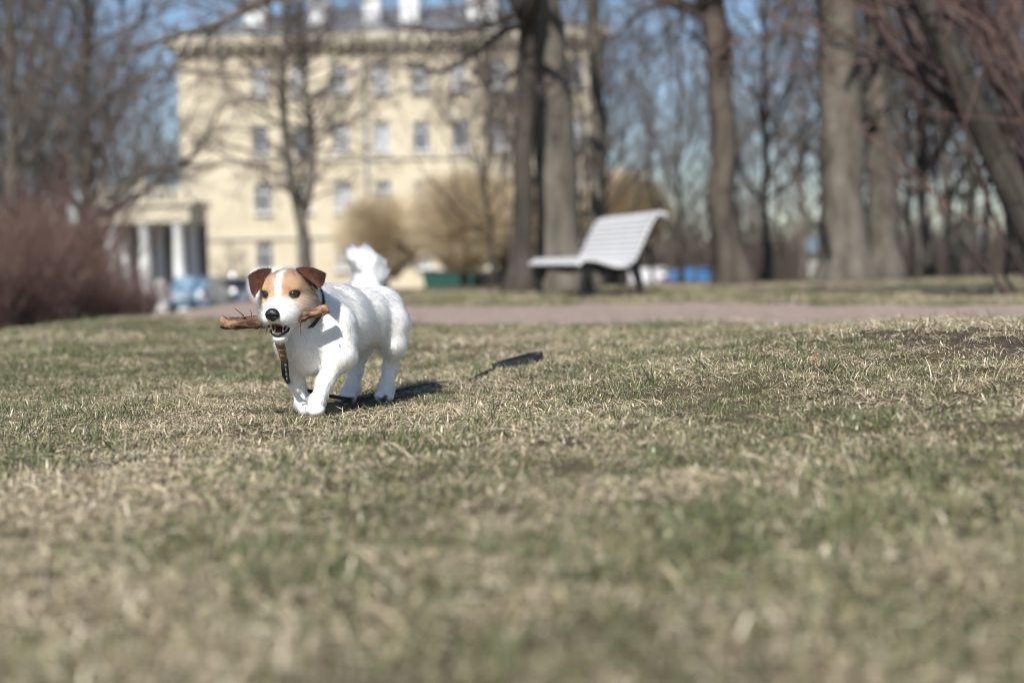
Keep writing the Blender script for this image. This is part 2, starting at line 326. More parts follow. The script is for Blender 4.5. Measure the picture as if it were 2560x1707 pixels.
def build_grass():
    gm = attr_mat('grass_blade', rough=0.5, spec=0.35, translucent=0.12)
    nt = gm.node_tree                            # broad patches: some parts greener, some bleached
    greens = [blades(13, 0.022, 0.008, 0.032, 0.8, 0.00105, GREENS + [GREENS[2], STRAWS[1]], 100 + k) for k in range(6)]
    straw = [blades(26, 0.05, 0.006, 0.030, 1.2, 0.0010, STRAWS, 200 + k, lie=0.88) for k in range(6)]
    mix = [blades(18, 0.03, 0.008, 0.024, 1.1, 0.0011, STRAWS + GREENS, 300 + k, lie=0.4) for k in range(4)]
    tall = [blades(2, 0.01, 0.03, 0.06, 0.6, 0.0011, [STRAWS[0], STRAWS[2], STRAWS[4]], 400 + k) for k in range(4)]
    tuft = [blades(12, 0.012, 0.04, 0.085, 0.9, 0.0022, GREENS, 500 + k, segs=4) for k in range(2)]
    spike = [blades(6, 0.03, 0.022, 0.050, 0.55, 0.00125, DARKG, 600 + k) for k in range(4)]
    protos = greens + straw + mix + tall + tuft + spike
    X = []; Y = []; I = []; S = []; FEET = [G(a, b)[:2] for a, b in ((787, 1040), (765, 1034), (962, 1005), (868, 1008))]
    r = np.random.default_rng(11)
    for (y0, y1, n, s) in ((0.7, 2.3, 11000, 1.1), (2.3, 4.6, 27000, 1.0), (4.6, 9, 26000, 1.25), (9, 18, 20000, 1.9)):
        x, y = lawn_points(n, y0, y1, int(y0 * 100), 1.3)
        g = 0.9 * vnoise(x * 1.6 + 3, y * 1.1, 21) + 0.9 * vnoise(x * 4.5, y * 3.6, 22) + 0.5 * vnoise(x * 12, y * 12, 23) - 0.35 * sstep((x - 0.1) / 0.9) * np.exp(-((y - 4.3) / 1.2) ** 2)     # green or straw patches
        bare = bare_patch(x, y)
        u = r.uniform(size=n); kind = np.where(u < 0.37 + 0.42 * g + 0.14 * sstep((-0.2 - x) / 0.8), 0, np.where(u < 0.80 + 0.15 * g, 1, 2))
        kind = np.where(r.uniform(size=n) < 0.010, 3, kind)
        keep = (bare < 0.82 + r.uniform(-0.35, 0.35, n)) | (x < -0.2) | (r.uniform(size=n) < 0.22)
        keep &= path_dist(x, y) > 0.03 * r.normal(size=n) - 0.02
        idx = np.choose(kind, [r.integers(0, 6, n), 6 + r.integers(0, 6, n), 12 + r.integers(0, 4, n), 16 + r.integers(0, 4, n)])
        sp = (r.uniform(size=n) < np.clip(0.16 + 0.14 * g, 0.03, 0.4)) & (kind == 0); idx = np.where(sp, 22 + r.integers(0, 4, n), idx)
        keep &= ~((kind == 3) & (x > 0.2) & (y > 3) & (r.uniform(size=n) < 0.6))
        X.append(x[keep]); Y.append(y[keep]); I.append(idx[keep]); tr = np.ones(n)
        for fx, fy in FEET: tr *= 1 - 0.75 * np.exp(-(np.hypot(x - fx, y - fy) / 0.09) ** 2)
        S.append((np.full(n, s) * r.uniform(0.65, 1.25, n) * tr * (0.82 + 0.36 * vnoise(x * 2.3, y * 2.3, 41)))[keep])
    tx = np.array([2012, 2070, 1880, 1990, 1640, 1700, 1300]); ty = np.array([905, 940, 925, 870, 960, 905, 950])
    tp = np.array([G(a, b) for a, b in zip(tx, ty)])
    X.append(tp[:, 0]); Y.append(tp[:, 1]); I.append(20 + r.integers(0, 2, len(tp))); S.append(np.full(len(tp), 0.8))
    x = np.concatenate(X); y = np.concatenate(Y); idx = np.concatenate(I); s = np.concatenate(S); n = len(x)
    pts = np.stack([x, y, ground_z(x, y)], 1)
    rot = np.stack([r.normal(0, 0.12, n), r.normal(0, 0.12, n), r.uniform(0, 6.28, n)], 1)
    scl = s[:, None] * np.stack([np.ones(n), np.ones(n), r.uniform(0.7, 1.15, n)], 1)
    scatter('grass', protos, pts, rot, scl, idx, gm, 'short patchy lawn grass, half green and half dry straw', 'grass')
    # fallen leaves on the worn ground to the right
    lm = mat('dry_leaf', [(0.17, 0.06, 0.03), (0.27, 0.11, 0.06)], scale=60, rough=0.7)
    for k, (a, b, lab) in enumerate(((2038, 842, 'small russet dry leaf standing upright in the straw grass'), (2036, 908, 'small orange dry leaf lying on the bare soil beside a green tuft'))):
        c = G(a, b) + np.array([0, 0, 0.008]); u = np.linspace(0, 1, 7)
        w = 0.006 * np.sin(np.pi * u ** 0.8); ax = nrm([0.3, 0.2, 1.0 if k == 0 else 0.15]); sd = nrm(np.cross(ax, [0.3, -1, 0.4])); up = np.cross(sd, ax)
        V = []
        for t, ww in zip(u, w):
            p = c + ax * (t - 0.3) * 0.026 + up * 0.006 * math.sin(t * 3)
            V += [p - sd * ww + up * ww * 0.5, p, p + sd * ww + up * ww * 0.5]
        Q = [[3 * i + j, 3 * i + j + 1, 3 * i + j + 4, 3 * i + j + 3] for i in range(6) for j in range(2)]
        o = obj('fallen_leaf', mesh_arrays('fallen_leaf', np.array(V), Q), lm); sm = o.modifiers.new('t', 'SOLIDIFY'); sm.thickness = 0.0006
        tag(o, lab, 'leaf')

# ------------------------------------------------------------------ implicit surfaces for the dog
def sd_rc(p, a, b, ra, rb):                     # tapered capsule
    ba = b - a; L2 = (ba * ba).sum(); t = np.clip(((p - a) @ ba) / L2, 0, 1)
    return np.linalg.norm(p - a - t[..., None] * ba, axis=-1) - (ra + (rb - ra) * t)
def sd_el(p, c, r, M):                          # ellipsoid, M rows = axes
    q = (p - c) @ M.T; k0 = np.linalg.norm(q / r, axis=-1); k1 = np.linalg.norm(q / (r * r), axis=-1)
    return k0 * (k0 - 1) / np.maximum(k1, 1e-9)
def smin(a, b, k):
    h = np.maximum(k - np.abs(a - b), 0) / k; return np.minimum(a, b) - h * h * k * 0.25
def smax(a, b, k): return -smin(-a, -b, k)
class Blob:
    def __init__(s): s.pr = []
    def rc(s, a, b, ra, rb, k=0.02, flow=None, fl=0.011, lift=0.3):
        a = np.asarray(a, float); b = np.asarray(b, float)
        s.pr.append(('rc', (a, b, ra, rb), k, nrm(b - a) if flow is None else nrm(flow), fl, lift, np.minimum(a, b) - max(ra, rb), np.maximum(a, b) + max(ra, rb)))
    def el(s, c, r, M=None, k=0.02, flow=(0, 0, -1), fl=0.011, lift=0.3):
        c = np.asarray(c, float); r = np.asarray(r, float); M = np.eye(3) if M is None else np.asarray(M, float); m = r.max()
        s.pr.append(('el', (c, r, M), k, nrm(flow), fl, lift, c - m, c + m))
    def cut(s, c, r, M, k=0.004):
        c = np.asarray(c, float); m = max(r); s.pr.append(('cut', (c, np.asarray(r, float), np.asarray(M)), k, None, 0, 0, c - m, c + m))
    def ev(s, p, pr): return sd_rc(p, *pr[1]) if pr[0] == 'rc' else sd_el(p, *pr[1])
    def net(s, h, pad=0.012):
        lo = np.min([q[6] for q in s.pr if q[0] != 'cut'], 0) - pad; hi = np.max([q[7] for q in s.pr if q[0] != 'cut'], 0) + pad
        n = np.ceil((hi - lo) / h).astype(int) + 1; F = np.full(n, 0.05); ax = [lo[i] + h * np.arange(n[i]) for i in range(3)]
        for q in s.pr:
            m = q[2] + 0.015; i0 = np.clip(((q[6] - m - lo) / h).astype(int), 0, n - 1); i1 = np.clip(((q[7] + m - lo) / h).astype(int) + 2, 1, n)
            sl = tuple(slice(i0[i], i1[i]) for i in range(3))
            g = np.stack(np.meshgrid(*[ax[i][sl[i]] for i in range(3)], indexing='ij'), -1); d = s.ev(g, q)
            F[sl] = smax(F[sl], -d, q[2]) if q[0] == 'cut' else smin(F[sl], d, q[2])
        return surface_net(F, lo, h)
def surface_net(F, lo, h):
    ins = F < 0; nx, ny, nz = F.shape; C = np.zeros((nx - 1, ny - 1, nz - 1, 3)); cnt = np.zeros((nx - 1, ny - 1, nz - 1))
    sh = lambda A, o: A[o[0]:nx - 1 + o[0], o[1]:ny - 1 + o[1], o[2]:nz - 1 + o[2]]
    for axx in range(3):
        for u in (0, 1):
            for v in (0, 1):
                o0 = [0, 0, 0]; oth = [i for i in range(3) if i != axx]; o0[oth[0]] = u; o0[oth[1]] = v; o1 = list(o0); o1[axx] = 1
                a = sh(F, o0); b = sh(F, o1); x = sh(ins, o0) != sh(ins, o1); t = np.where(x, a / np.where(x, a - b, 1), 0)
                for i in range(3):
                    C[..., i] += x * ((t if i == axx else o0[i]))
                cnt += x
    act = cnt > 0; ids = np.full(act.shape, -1); ids[act] = np.arange(act.sum())
    g = np.stack(np.nonzero(act), 1); V = lo + h * (g + C[act] / cnt[act][:, None]); Q = []
    for axx in range(3):
        sl0 = [slice(None)] * 3; sl1 = [slice(None)] * 3; sl0[axx] = slice(0, -1); sl1[axx] = slice(1, None)
        A = ins[tuple(sl0)]; B = ins[tuple(sl1)]; e = np.stack(np.nonzero(A != B), 1); b, c = [(1, 2), (2, 0), (0, 1)][axx]
        ok = (e[:, b] > 0) & (e[:, c] > 0) & (e[:, b] < F.shape[b] - 1) & (e[:, c] < F.shape[c] - 1); e = e[ok]
        def cell(db, dc):
            f = e.copy(); f[:, b] += db; f[:, c] += dc; return ids[f[:, 0], f[:, 1], f[:, 2]]
        q = np.stack([cell(-1, -1), cell(0, -1), cell(0, 0), cell(-1, 0)], 1); fl = ~A[e[:, 0], e[:, 1], e[:, 2]]; q[fl] = q[fl][:, ::-1]; Q.append(q)
    return V, np.vstack(Q)
def relax(V, Q, it):
    n = len(V)
    for _ in range(it):
        s = np.zeros((n, 3)); c = np.zeros(n)
        for a, b in ((0, 1), (1, 2), (2, 3), (3, 0)):
            np.add.at(s, Q[:, a], V[Q[:, b]]); np.add.at(c, Q[:, a], 1); np.add.at(s, Q[:, b], V[Q[:, a]]); np.add.at(c, Q[:, b], 1)
        V = V * 0.4 + 0.6 * s / np.maximum(c, 1)[:, None]
    return V
def sample_surface(V, Q, n, r):
    T = np.vstack([Q[:, [0, 1, 2]], Q[:, [0, 2, 3]]]); e1 = V[T[:, 1]] - V[T[:, 0]]; e2 = V[T[:, 2]] - V[T[:, 0]]; N = np.cross(e1, e2); A = np.linalg.norm(N, axis=1)
    vn = np.zeros_like(V)
    for k in range(3): np.add.at(vn, T[:, k], N)
    vn = nrm(vn); i = r.choice(len(T), n, p=A / A.sum()); u = r.uniform(size=(n, 2)); f = u.sum(1) > 1; u[f] = 1 - u[f]
    p = V[T[i, 0]] + e1[i] * u[:, :1] + e2[i] * u[:, 1:]
    nn = nrm(vn[T[i, 0]] * (1 - u.sum(1))[:, None] + vn[T[i, 1]] * u[:, :1] + vn[T[i, 2]] * u[:, 1:])
    return p, nn
def hair(name, P_, R_, C_, mt, parent):         # P_ (n,k,3), R_ (n,k), C_ (n,3)
    n, k, _ = P_.shape; cu = bpy.data.hair_curves.new(name); cu.add_curves([k] * n)
    cu.attributes['position'].data.foreach_set('vector', P_.astype(np.float32).ravel())
    a = cu.attributes.get('radius') or cu.attributes.new('radius', 'FLOAT', 'POINT'); a.data.foreach_set('value', R_.astype(np.float32).ravel())
    a = cu.attributes.new('Col', 'FLOAT_COLOR', 'POINT')
    a.data.foreach_set('color', np.hstack([np.repeat(C_, k, 0), np.ones((n * k, 1))]).astype(np.float32).ravel())
    cu.materials.append(mt); o = link(bpy.data.objects.new(name, cu), parent); o['kind'] = 'stuff'; return o

# ------------------------------------------------------------------ dog
HY, HP = math.radians(-9), math.radians(13)
HF = np.array([math.sin(HY) * math.cos(HP), -math.cos(HY) * math.cos(HP), -math.sin(HP)])
HX = nrm(np.cross([0, 0, 1.0], HF)); HZ = np.cross(HF, HX)
HM = np.stack([HX, HF, HZ])                     # rows: dog's left, forward, up
HO = P(700, 734, 2.99) - np.array([0, 0.040, 0.012]) @ HM
def HL(x, y, z): return HO + np.array([x, y, z], float) @ HM
def to_head(p): return (p - HO) @ HM.T
EYES = [np.array([s * 0.0285, 0.0375, 0.011]) for s in (-1, 1)]
MOUTH = (np.array([0, 0.080, -0.0535]), np.array([0.0215, 0.042, 0.0125]))
def build_dog():
    base = G(880, 1015); dog = empty('dog', (base[0], base[1], gz(base[0], base[1]))); org = np.array(dog.location)
    tag(dog, 'white rough-coated terrier with tan face and brown ears running with a stick', 'dog')
    B = Blob(); back = nrm(P(960, 770, 3.42) - P(775, 800, 3.12)); dn = np.array([0, 0, -1.0]); bd = nrm(back + 0.45 * dn)
    # trunk
    B.rc(P(777, 857, 3.125), P(838, 806, 3.23), 0.065, 0.076, 0.03, bd, 0.013)
    B.rc(P(838, 806, 3.23), P(905, 794, 3.34), 0.076, 0.064, 0.03, bd, 0.013)
    B.rc(P(905, 796, 3.34), P(940, 782, 3.43), 0.064, 0.059, 0.03, bd, 0.012)
    B.rc(P(745, 760, 3.075), P(790, 800, 3.145), 0.050, 0.062, 0.035, nrm(back + 0.8 * dn), 0.016, 0.4)     # neck
    B.rc(P(790, 765, 3.13), P(850, 772, 3.25), 0.048, 0.046, 0.03, bd, 0.012)                               # withers
    B.rc(P(742, 850, 3.075), P(765, 885, 3.11), 0.036, 0.036, 0.03, dn, 0.015)                              # breast
    # dog's left front leg (reaching)
    B.rc(P(838, 812, 3.11), P(850, 885, 3.10), 0.047, 0.036, 0.018, dn, 0.012)
    B.rc(P(855, 885, 3.10), P(812, 955, 3.085), 0.0235, 0.0160, 0.02, None, 0.011, 0.35)
    B.rc(P(812, 955, 3.085), P(792, 1006, 3.075), 0.0160, 0.0150, 0.015, None, 0.011, 0.35)
    B.rc(P(792, 1006, 3.072), P(785, 1026, 3.05), 0.0175, 0.0145, 0.012, None, 0.010, 0.35)
    for dx, dy in ((-13, 6), (-4, 11), (6, 11), (15, 6)): B.el(P(787 + dx, 1018 + dy, 3.045), (0.0088, 0.012, 0.0095), k=0.003, flow=(0, -.5, -.6), fl=0.005)
    # dog's right front leg
    B.rc(P(732, 858, 3.135), P(737, 905, 3.165), 0.036, 0.024, 0.03, dn, 0.012, 0.36)
    B.rc(P(738, 905, 3.165), P(744, 965, 3.175), 0.020, 0.0148, 0.02, None, 0.010, 0.36)
    B.rc(P(744, 965, 3.175), P(757, 1007, 3.18), 0.0148, 0.0140, 0.015, None, 0.010, 0.36)
    B.rc(P(757, 1005, 3.18), P(762, 1022, 3.15), 0.0165, 0.0145, 0.012, None, 0.010, 0.36)
    # dog's left hind leg
    B.rc(P(955, 778, 3.40), P(972, 812, 3.38), 0.052, 0.041, 0.035, nrm(dn + .2 * back), 0.012)
    B.rc(P(976, 808, 3.375), P(982, 860, 3.365), 0.037, 0.0265, 0.03, dn, 0.012, 0.36)
    B.rc(P(982, 860, 3.365), P(975, 918, 3.39), 0.0245, 0.0155, 0.02, dn, 0.011, 0.36)
    B.rc(P(975, 918, 3.39), P(966, 965, 3.375), 0.0155, 0.0142, 0.015, dn, 0.011, 0.36)
    B.rc(P(966, 966, 3.375), P(960, 988, 3.345), 0.0175, 0.0165, 0.012, dn, 0.012, 0.36)
    for dx, dy in ((-15, 0), (-5, 5), (6, 6), (15, 3)): B.el(P(961 + dx, 988 + dy, 3.335), (0.0085, 0.011, 0.010), k=0.003, flow=(0, -.5, -.6), fl=0.005)
    # dog's right hind leg
    B.rc(P(925, 800, 3.45), P(897, 868, 3.42), 0.046, 0.030, 0.03, dn, 0.012)
    B.rc(P(897, 868, 3.42), P(888, 925, 3.42), 0.0245, 0.0155, 0.02, dn, 0.012, 0.36)
    B.rc(P(888, 925, 3.42), P(882, 965, 3.41), 0.0155, 0.0140, 0.015, dn, 0.011, 0.36)
    B.rc(P(882, 968, 3.405), P(869, 990, 3.375), 0.0175, 0.0175, 0.012, dn, 0.011, 0.36)
    for dx, dy in ((-17, 2), (-7, 6), (5, 6), (14, 2)): B.el(P(868 + dx, 992 + dy, 3.365), (0.0085, 0.011, 0.010), k=0.003, flow=(0, -.5, -.6), fl=0.005)
    # tail
    tail = [P(918, 724, 3.45), P(924, 694, 3.46), P(914, 664, 3.45), P(897, 646, 3.43)]
    for a, b, ra, rb in zip(tail[:-1], tail[1:], (0.030, 0.025, 0.020), (0.025, 0.020, 0.010)): B.rc(a, b, ra, rb, 0.015, nrm(nrm(b - a) + np.array([-0.15, 0, 0.0])), 0.029, 0.56)
    # head
    bk = -HF
    B.el(HL(0, -0.006, 0.010), (0.049, 0.052, 0.042), HM, 0.02, nrm(bk + 0.3 * HZ), 0.012, 0.4)
    B.el(HL(0, 0.022, 0.020), (0.037, 0.026, 0.027), HM, 0.02, nrm(bk * .6 + HZ), 0.011, 0.45)
    for s in (-1, 1):
        B.el(HL(s * 0.035, 0.006, -0.020), (0.021, 0.034, 0.029), HM, 0.02, nrm(bk + s * .5 * HX - .5 * HZ), 0.014, 0.5)
        B.el(HL(s * 0.027, 0.030, 0.0205), (0.014, 0.011, 0.007), HM, 0.012, nrm(HZ + s * .6 * HX), 0.007, 0.4)      # brow
        B.el(HL(s * 0.0165, 0.074, -0.0295), (0.0148, 0.023, 0.0158), HM, 0.012, nrm(s * .8 * HX + .4 * bk - .6 * HZ), 0.015, 0.6)  # lip
        B.el(HL(s * 0.027, 0.052, -0.030), (0.0135, 0.024, 0.0165), HM, 0.016, nrm(s * .8 * HX + .6 * bk - .6 * HZ), 0.018, 0.65)
    B.rc(HL(0, 0.034, -0.010), HL(0, 0.088, -0.0195), 0.0285, 0.0165, 0.016, nrm(bk + .5 * HZ), 0.007)
    B.rc(HL(0, 0.010, -0.046), HL(0, 0.066, -0.0735), 0.024, 0.0125, 0.014, nrm(bk - .7 * HZ), 0.009, 0.4)            # jaw
    B.el(HL(0, 0.074, -0.0755), (0.0145, 0.012, 0.0085), HM, 0.008, nrm(-HZ + .2 * HF), 0.007, 0.4)                   # chin
    cm = Matrix.Rotation(math.radians(-17), 3, 'X'); CM = (np.array(cm).T @ HM)
    B.cut(HL(*MOUTH[0]), MOUTH[1], CM)
    V, Q = B.net(0.0028); V = relax(V, Q, 2)

    def coat(p):
        h = to_head(p); x, y, z = h[:, 0], h[:, 1], h[:, 2]; ax = np.abs(x)
        nz = 0.007 * vnoise(p[:, 0] * 130, p[:, 2] * 130 + p[:, 1] * 90, 5)
        white = np.tile(np.array([0.86, 0.835, 0.80]), (len(p), 1)); tan = np.tile(np.array(lin(184, 148, 116)), (len(p), 1)); pale = np.tile(np.array(lin(206, 182, 158)), (len(p), 1)); brown = np.tile(np.array(lin(112, 70, 44)), (len(p), 1))
        inhead = sstep((0.075 - np.linalg.norm(h * [1, 0.85, 1], axis=1)) / 0.006) * sstep((y + 0.033 + nz) / 0.006)
        bw = np.where(z > 0.006, 0.0034 + 0.02 * np.maximum(z - 0.04, 0), 0.0034 + 0.9 * (0.006 - z))
        face = sstep((ax - bw + 0.5 * nz) / 0.006)
        muz = sstep((np.linalg.norm((h - [0, 0.088, -0.034]) * [0.82, 1, 1], axis=1) - 0.046 + nz) / 0.016)
        jaw = sstep((z + 0.046 + nz) / 0.008)
        w = (inhead * face * muz * jaw)[:, None]
        pm = sstep((0.022 - z) / 0.035)[:, None] * sstep((y + 0.005) / 0.03)[:, None]; c = tan * (1 - 0.95 * pm) + pale * 0.95 * pm
        bm = (sstep((-0.004 - y) / 0.02) * sstep((ax - 0.03) / 0.012) * 0.75)[:, None]; c = c * (1 - bm) + brown * bm
        for e in EYES:
            inner = e + [-math.copysign(0.008, e[0]), 0.002, 0.006]
            sm = (0.55 * np.exp(-(np.linalg.norm(h - inner, axis=1) / 0.0085) ** 2))[:, None]; c = c * (1 - sm) + np.array(lin(88, 68, 56)) * sm
            rim = sstep((0.0142 - np.linalg.norm((h - e) * [0.85, 1, 1.15], axis=1)) / 0.0025)[:, None]; c = c * (1 - rim) + np.array([0.012, 0.009, 0.008]) * rim
        out = white * (1 - w) + c * w
        chin = (0.5 * sstep((0.010 - np.abs(z + 0.083)) / 0.008) * sstep((y - 0.045) / 0.01) * sstep((0.02 - ax) / 0.006))[:, None]; out = out * (1 - chin) + np.array(lin(126, 104, 84)) * chin
        # dark patches on the soles of the hind feet
        for (a, b, d) in ((957, 996, 3.325), (966, 999, 3.325), (864, 1000, 3.352), (873, 1000, 3.352)):
            sm = (0.75 * sstep((0.0135 + nz - np.linalg.norm((p - P(a, b + 3, d)) * [0.8, 0.6, 1.2], axis=1)) / 0.008))[:, None]; out = out * (1 - sm) + np.array([0.035, 0.026, 0.022]) * sm
        return out
    def mouth_d(p): return sd_el(p, HL(*MOUTH[0]), MOUTH[1], CM)
    c = coat(V); h = to_head(V); md = mouth_d(V)
    inm = (sstep((0.0045 - md) / 0.003) * sstep((h[:, 1] - 0.035) / 0.01))[:, None]; c = c * (1 - inm) + np.array([0.035, 0.016, 0.015]) * inm
    me = mesh_arrays('body', local(V, org), Q); ca = me.color_attributes.new('Col', 'FLOAT_COLOR', 'POINT'); ca.data.foreach_set('color', np.hstack([c, np.ones((len(c), 1))]).astype(np.float32).ravel())
    body = obj('body', me, attr_mat('dog_skin', 0.75), dog)

    # fur
    r = np.random.default_rng(3); furm = hair_mat('dog_fur')
    n = 150000; p, nn = sample_surface(V, Q, n, r)
    p2, n2_ = sample_surface(V, Q, n, r); tl = np.min([sd_rc(p2, a, b, 0.03, 0.03) for a, b in zip(tail[:-1], tail[1:])], 0) < 0.012; p = np.vstack([p] + [p2[tl] + r.normal(0, 0.0006, (tl.sum(), 3)) for _ in range(3)]); nn = np.vstack([nn] + [n2_[tl]] * 3)
    hd = to_head(p); keep = mouth_d(p) > 0.0042
    for e in EYES: keep &= np.linalg.norm((hd - e) * [0.9, 1, 1.2], axis=1) > 0.0125
    keep &= np.linalg.norm((hd - [0, 0.104, -0.0145]) * [1, 1, 1.05], axis=1) > 0.0165
    p = p[keep]; nn = nn[keep]; hd = hd[keep]; n = len(p)
    W = np.zeros(n); fl = np.zeros((n, 3)); ln = np.zeros(n); lf = np.zeros(n)
    for q in B.pr:
        if q[0] == 'cut': continue
        w = np.exp(-np.maximum(B.ev(p, q), -0.01) / 0.006) + 1e-12; W += w; fl += w[:, None] * q[3]; ln += w * q[4]; lf += w * q[5]
    fl /= W[:, None]; ln /= W; lf /= W
    ln *= r.uniform(0.6, 1.15, n) * np.where(np.linalg.norm(hd, axis=1) > 0.1, np.where(lf > 0.52, 1.0, np.where(lf > 0.33, 0.9, 0.8)), 0.85); fl = fl - nn * (fl * nn).sum(1)[:, None]; fl = nrm(fl)
    cl = np.stack([vnoise(p[:, 0] * 120, p[:, 2] * 120 + 31 * p[:, 1], 7), vnoise(p[:, 1] * 120, p[:, 2] * 120, 8), vnoise(p[:, 0] * 120 + 9, p[:, 1] * 120, 9)], 1)
    istail = np.min([sd_rc(p, a, b, 0.03, 0.03) for a, b in zip(tail[:-1], tail[1:])], 0) < 0.01
    cl = cl * np.where(istail, 1.3, 1.0)[:, None]
    d = nrm(fl + nn * lf[:, None] + 0.22 * cl + r.normal(0, 0.12, (n, 3)))
    bad = (d * nn).sum(1) < 0.1; d[bad] = nrm(d[bad] + nn[bad] * 0.35)
    near_eye = np.min([np.linalg.norm(hd - e, axis=1) for e in EYES], 0); ln = np.where(near_eye < 0.016, ln * 0.6, ln)
    near_nose = np.linalg.norm(hd - [0, 0.1, -0.0145], axis=1); ln = np.where(near_nose < 0.03, ln * np.clip((near_nose - 0.012) / 0.018, 0.25, 1), ln)
    k = 5; t = np.linspace(0, 1, k)[None, :, None]
    S = p[:, None] - nn[:, None] * 0.001 + ln[:, None, None] * (d[:, None] * t + 0.28 * fl[:, None] * t ** 2 + 0.24 * cl[:, None] * t ** 2 + np.array([0, 0, -0.06]) * t ** 2)
    col = coat(p) * r.uniform(0.76, 1.12, (n, 1)); tj = (r.uniform(size=n) < 0.25)[:, None]; hc = sstep((0.07 - np.linalg.norm(hd, axis=1)) / 0.02)[:, None]
    col = np.where(tj & (hc > 0.5) & (col[:, :1] < 0.7), np.minimum(col * 1.5 + 0.05, 0.8), col); col = np.minimum(np.where(istail[:, None], np.maximum(col, 0.93), col), 0.96)  # tail strands lifted whiter than the coat, brightness put into the colour
    R = np.linspace(1, 0.25, k)[None] * r.uniform(0.00016, 0.00026, n)[:, None] * np.where(istail, 1.3, 1.0)[:, None]
    hair('fur', S - org, R, col, furm, dog)

    # ears
    earm = attr_mat('ear_skin', 0.7)
    def ear(A, Bp, C, base_a, base_b, seed, bulge):
        A, Bp, C, base_a, base_b = [np.asarray(q, float) for q in (A, Bp, C, base_a, base_b)]
        nu, nv = 13, 22; V = []
        fwd = -ray(700, 700) / np.linalg.norm(ray(700, 700))
        for i in range(nv):
            s = i / (nv - 1)
            for j in range(nu):
                u = j / (nu - 1)
                cr_ = A + (Bp - A) * u + np.array([0, 0, 0.006]) * math.sin(u * math.pi)
                if s < 0.36:                      # part that stands up from the skull
                    q = s / 0.36; bb = base_a + (base_b - base_a) * u; e = q * q * (3 - 2 * q)
                    pnt = bb + (cr_ - bb) * q + fwd * (-0.010 * math.sin(q * 3.14)) 
                else:
                    q = (s - 0.36) / 0.64; wid = (1 - q) ** 0.75
                    mid = (A + Bp) / 2; axis = C - mid; pnt = mid + axis * q + (cr_ - mid) * wid
                    pnt = pnt + fwd * (0.011 * math.sin(min(1, q * 1.3) * 1.6) + bulge * math.sin(q * 3.14) * math.sin(u * 3.14))
                V.append(pnt)
        V = np.array(V); i = np.arange(nv - 1)[:, None] * nu + np.arange(nu - 1)[None]; Q = np.stack([i, i + 1, i + nu + 1, i + nu], -1).reshape(-1, 4)
        fn = np.cross(V[Q[:, 1]] - V[Q[:, 0]], V[Q[:, 3]] - V[Q[:, 0]]); vn = np.zeros_like(V)
        for kx in range(4): np.add.at(vn, Q[:, kx], fn)
        vn = nrm(vn); th = 0.0016; m = len(V); VV = np.vstack([V + vn * th, V - vn * th]); QQ = [Q, Q[:, ::-1] + m]
        rim = list(range(nu)) + [k_ * nu + nu - 1 for k_ in range(1, nv)] + [(nv - 1) * nu + k_ for k_ in range(nu - 2, -1, -1)] + [k_ * nu for k_ in range(nv - 2, 0, -1)]
        QQ.append(np.array([[rim[k_], rim[k_] + m, rim[(k_ + 1) % len(rim)] + m, rim[(k_ + 1) % len(rim)]] for k_ in range(len(rim))])); QQ = np.vstack(QQ)
        cc = np.tile(np.array(lin(84, 52, 35)), (len(VV), 1))
        me = mesh_arrays('ear', local(VV, org), QQ); a = me.color_attributes.new('Col', 'FLOAT_COLOR', 'POINT'); a.data.foreach_set('color', np.hstack([cc, np.ones((len(cc), 1))]).astype(np.float32).ravel())
        o = obj('ear', me, earm, dog)
        r2 = np.random.default_rng(seed); n2 = 5000; p2, n_2 = sample_surface(VV, QQ, n2, r2); f2 = nrm(C - (A + Bp) / 2); f2 = f2 - n_2 * (n_2 @ f2)[:, None]; f2 = nrm(f2)
        d2 = nrm(f2 + 0.28 * n_2 + r2.normal(0, 0.15, (n2, 3))); l2 = r2.uniform(0.003, 0.007, n2); t2 = np.linspace(0, 1, 4)[None, :, None]
        S2 = p2[:, None] + l2[:, None, None] * (d2[:, None] * t2 + 0.2 * f2[:, None] * t2 ** 2); edge = np.linalg.norm(p2 - A, axis=1)
        tone = (0.5 + 0.5 * vnoise(p2[:, 0] * 90, p2[:, 2] * 60, seed))[:, None]; c2 = np.array(lin(50, 35, 27)) * (1 - tone) + np.array(lin(88, 60, 43)) * tone
        hair('fur', S2 - org, np.linspace(1, 0.3, 4)[None] * np.full((n2, 1), 0.00022), c2 * r2.uniform(0.8, 1.15, (n2, 1)), furm, o)
    ear(P(742, 671, 3.015), P(813, 684, 3.03), P(799, 718, 2.992), P(748, 693, 3.035), P(793, 722, 3.055), 41, 0.005)
    ear(P(677, 672, 3.025), P(622, 690, 3.04), P(636, 740, 2.995), P(672, 693, 3.045), P(655, 716, 3.06), 42, 0.005)

    # eyes, nose, mouth
    em, nt, b = new_mat('dog_eye'); b.inputs['Base Color'].default_value = (0.026, 0.011, 0.005, 1); b.inputs['Roughness'].default_value = 0.12; b.inputs['Coat Weight'].default_value = 1.0; b.inputs['Coat Roughness'].default_value = 0.09
    for e in EYES:
        c = HL(*e); a = np.linspace(0, np.pi, 13); q = MB(); q.lathe([(0.0100 * math.sin(x), 0.0100 * math.cos(x)) for x in a], (0, 0, 0), 20)
        o = q.build('eye', em, dog, smooth=True); o.location = local(c, org); o.scale = (1, 1, 0.9)
    nb = Blob(); nb.el(HL(0, 0.1015, -0.0145), (0.0134, 0.0112, 0.0115), HM, 0.004); nb.el(HL(0, 0.100, -0.024), (0.007, 0.008, 0.008), HM, 0.006)
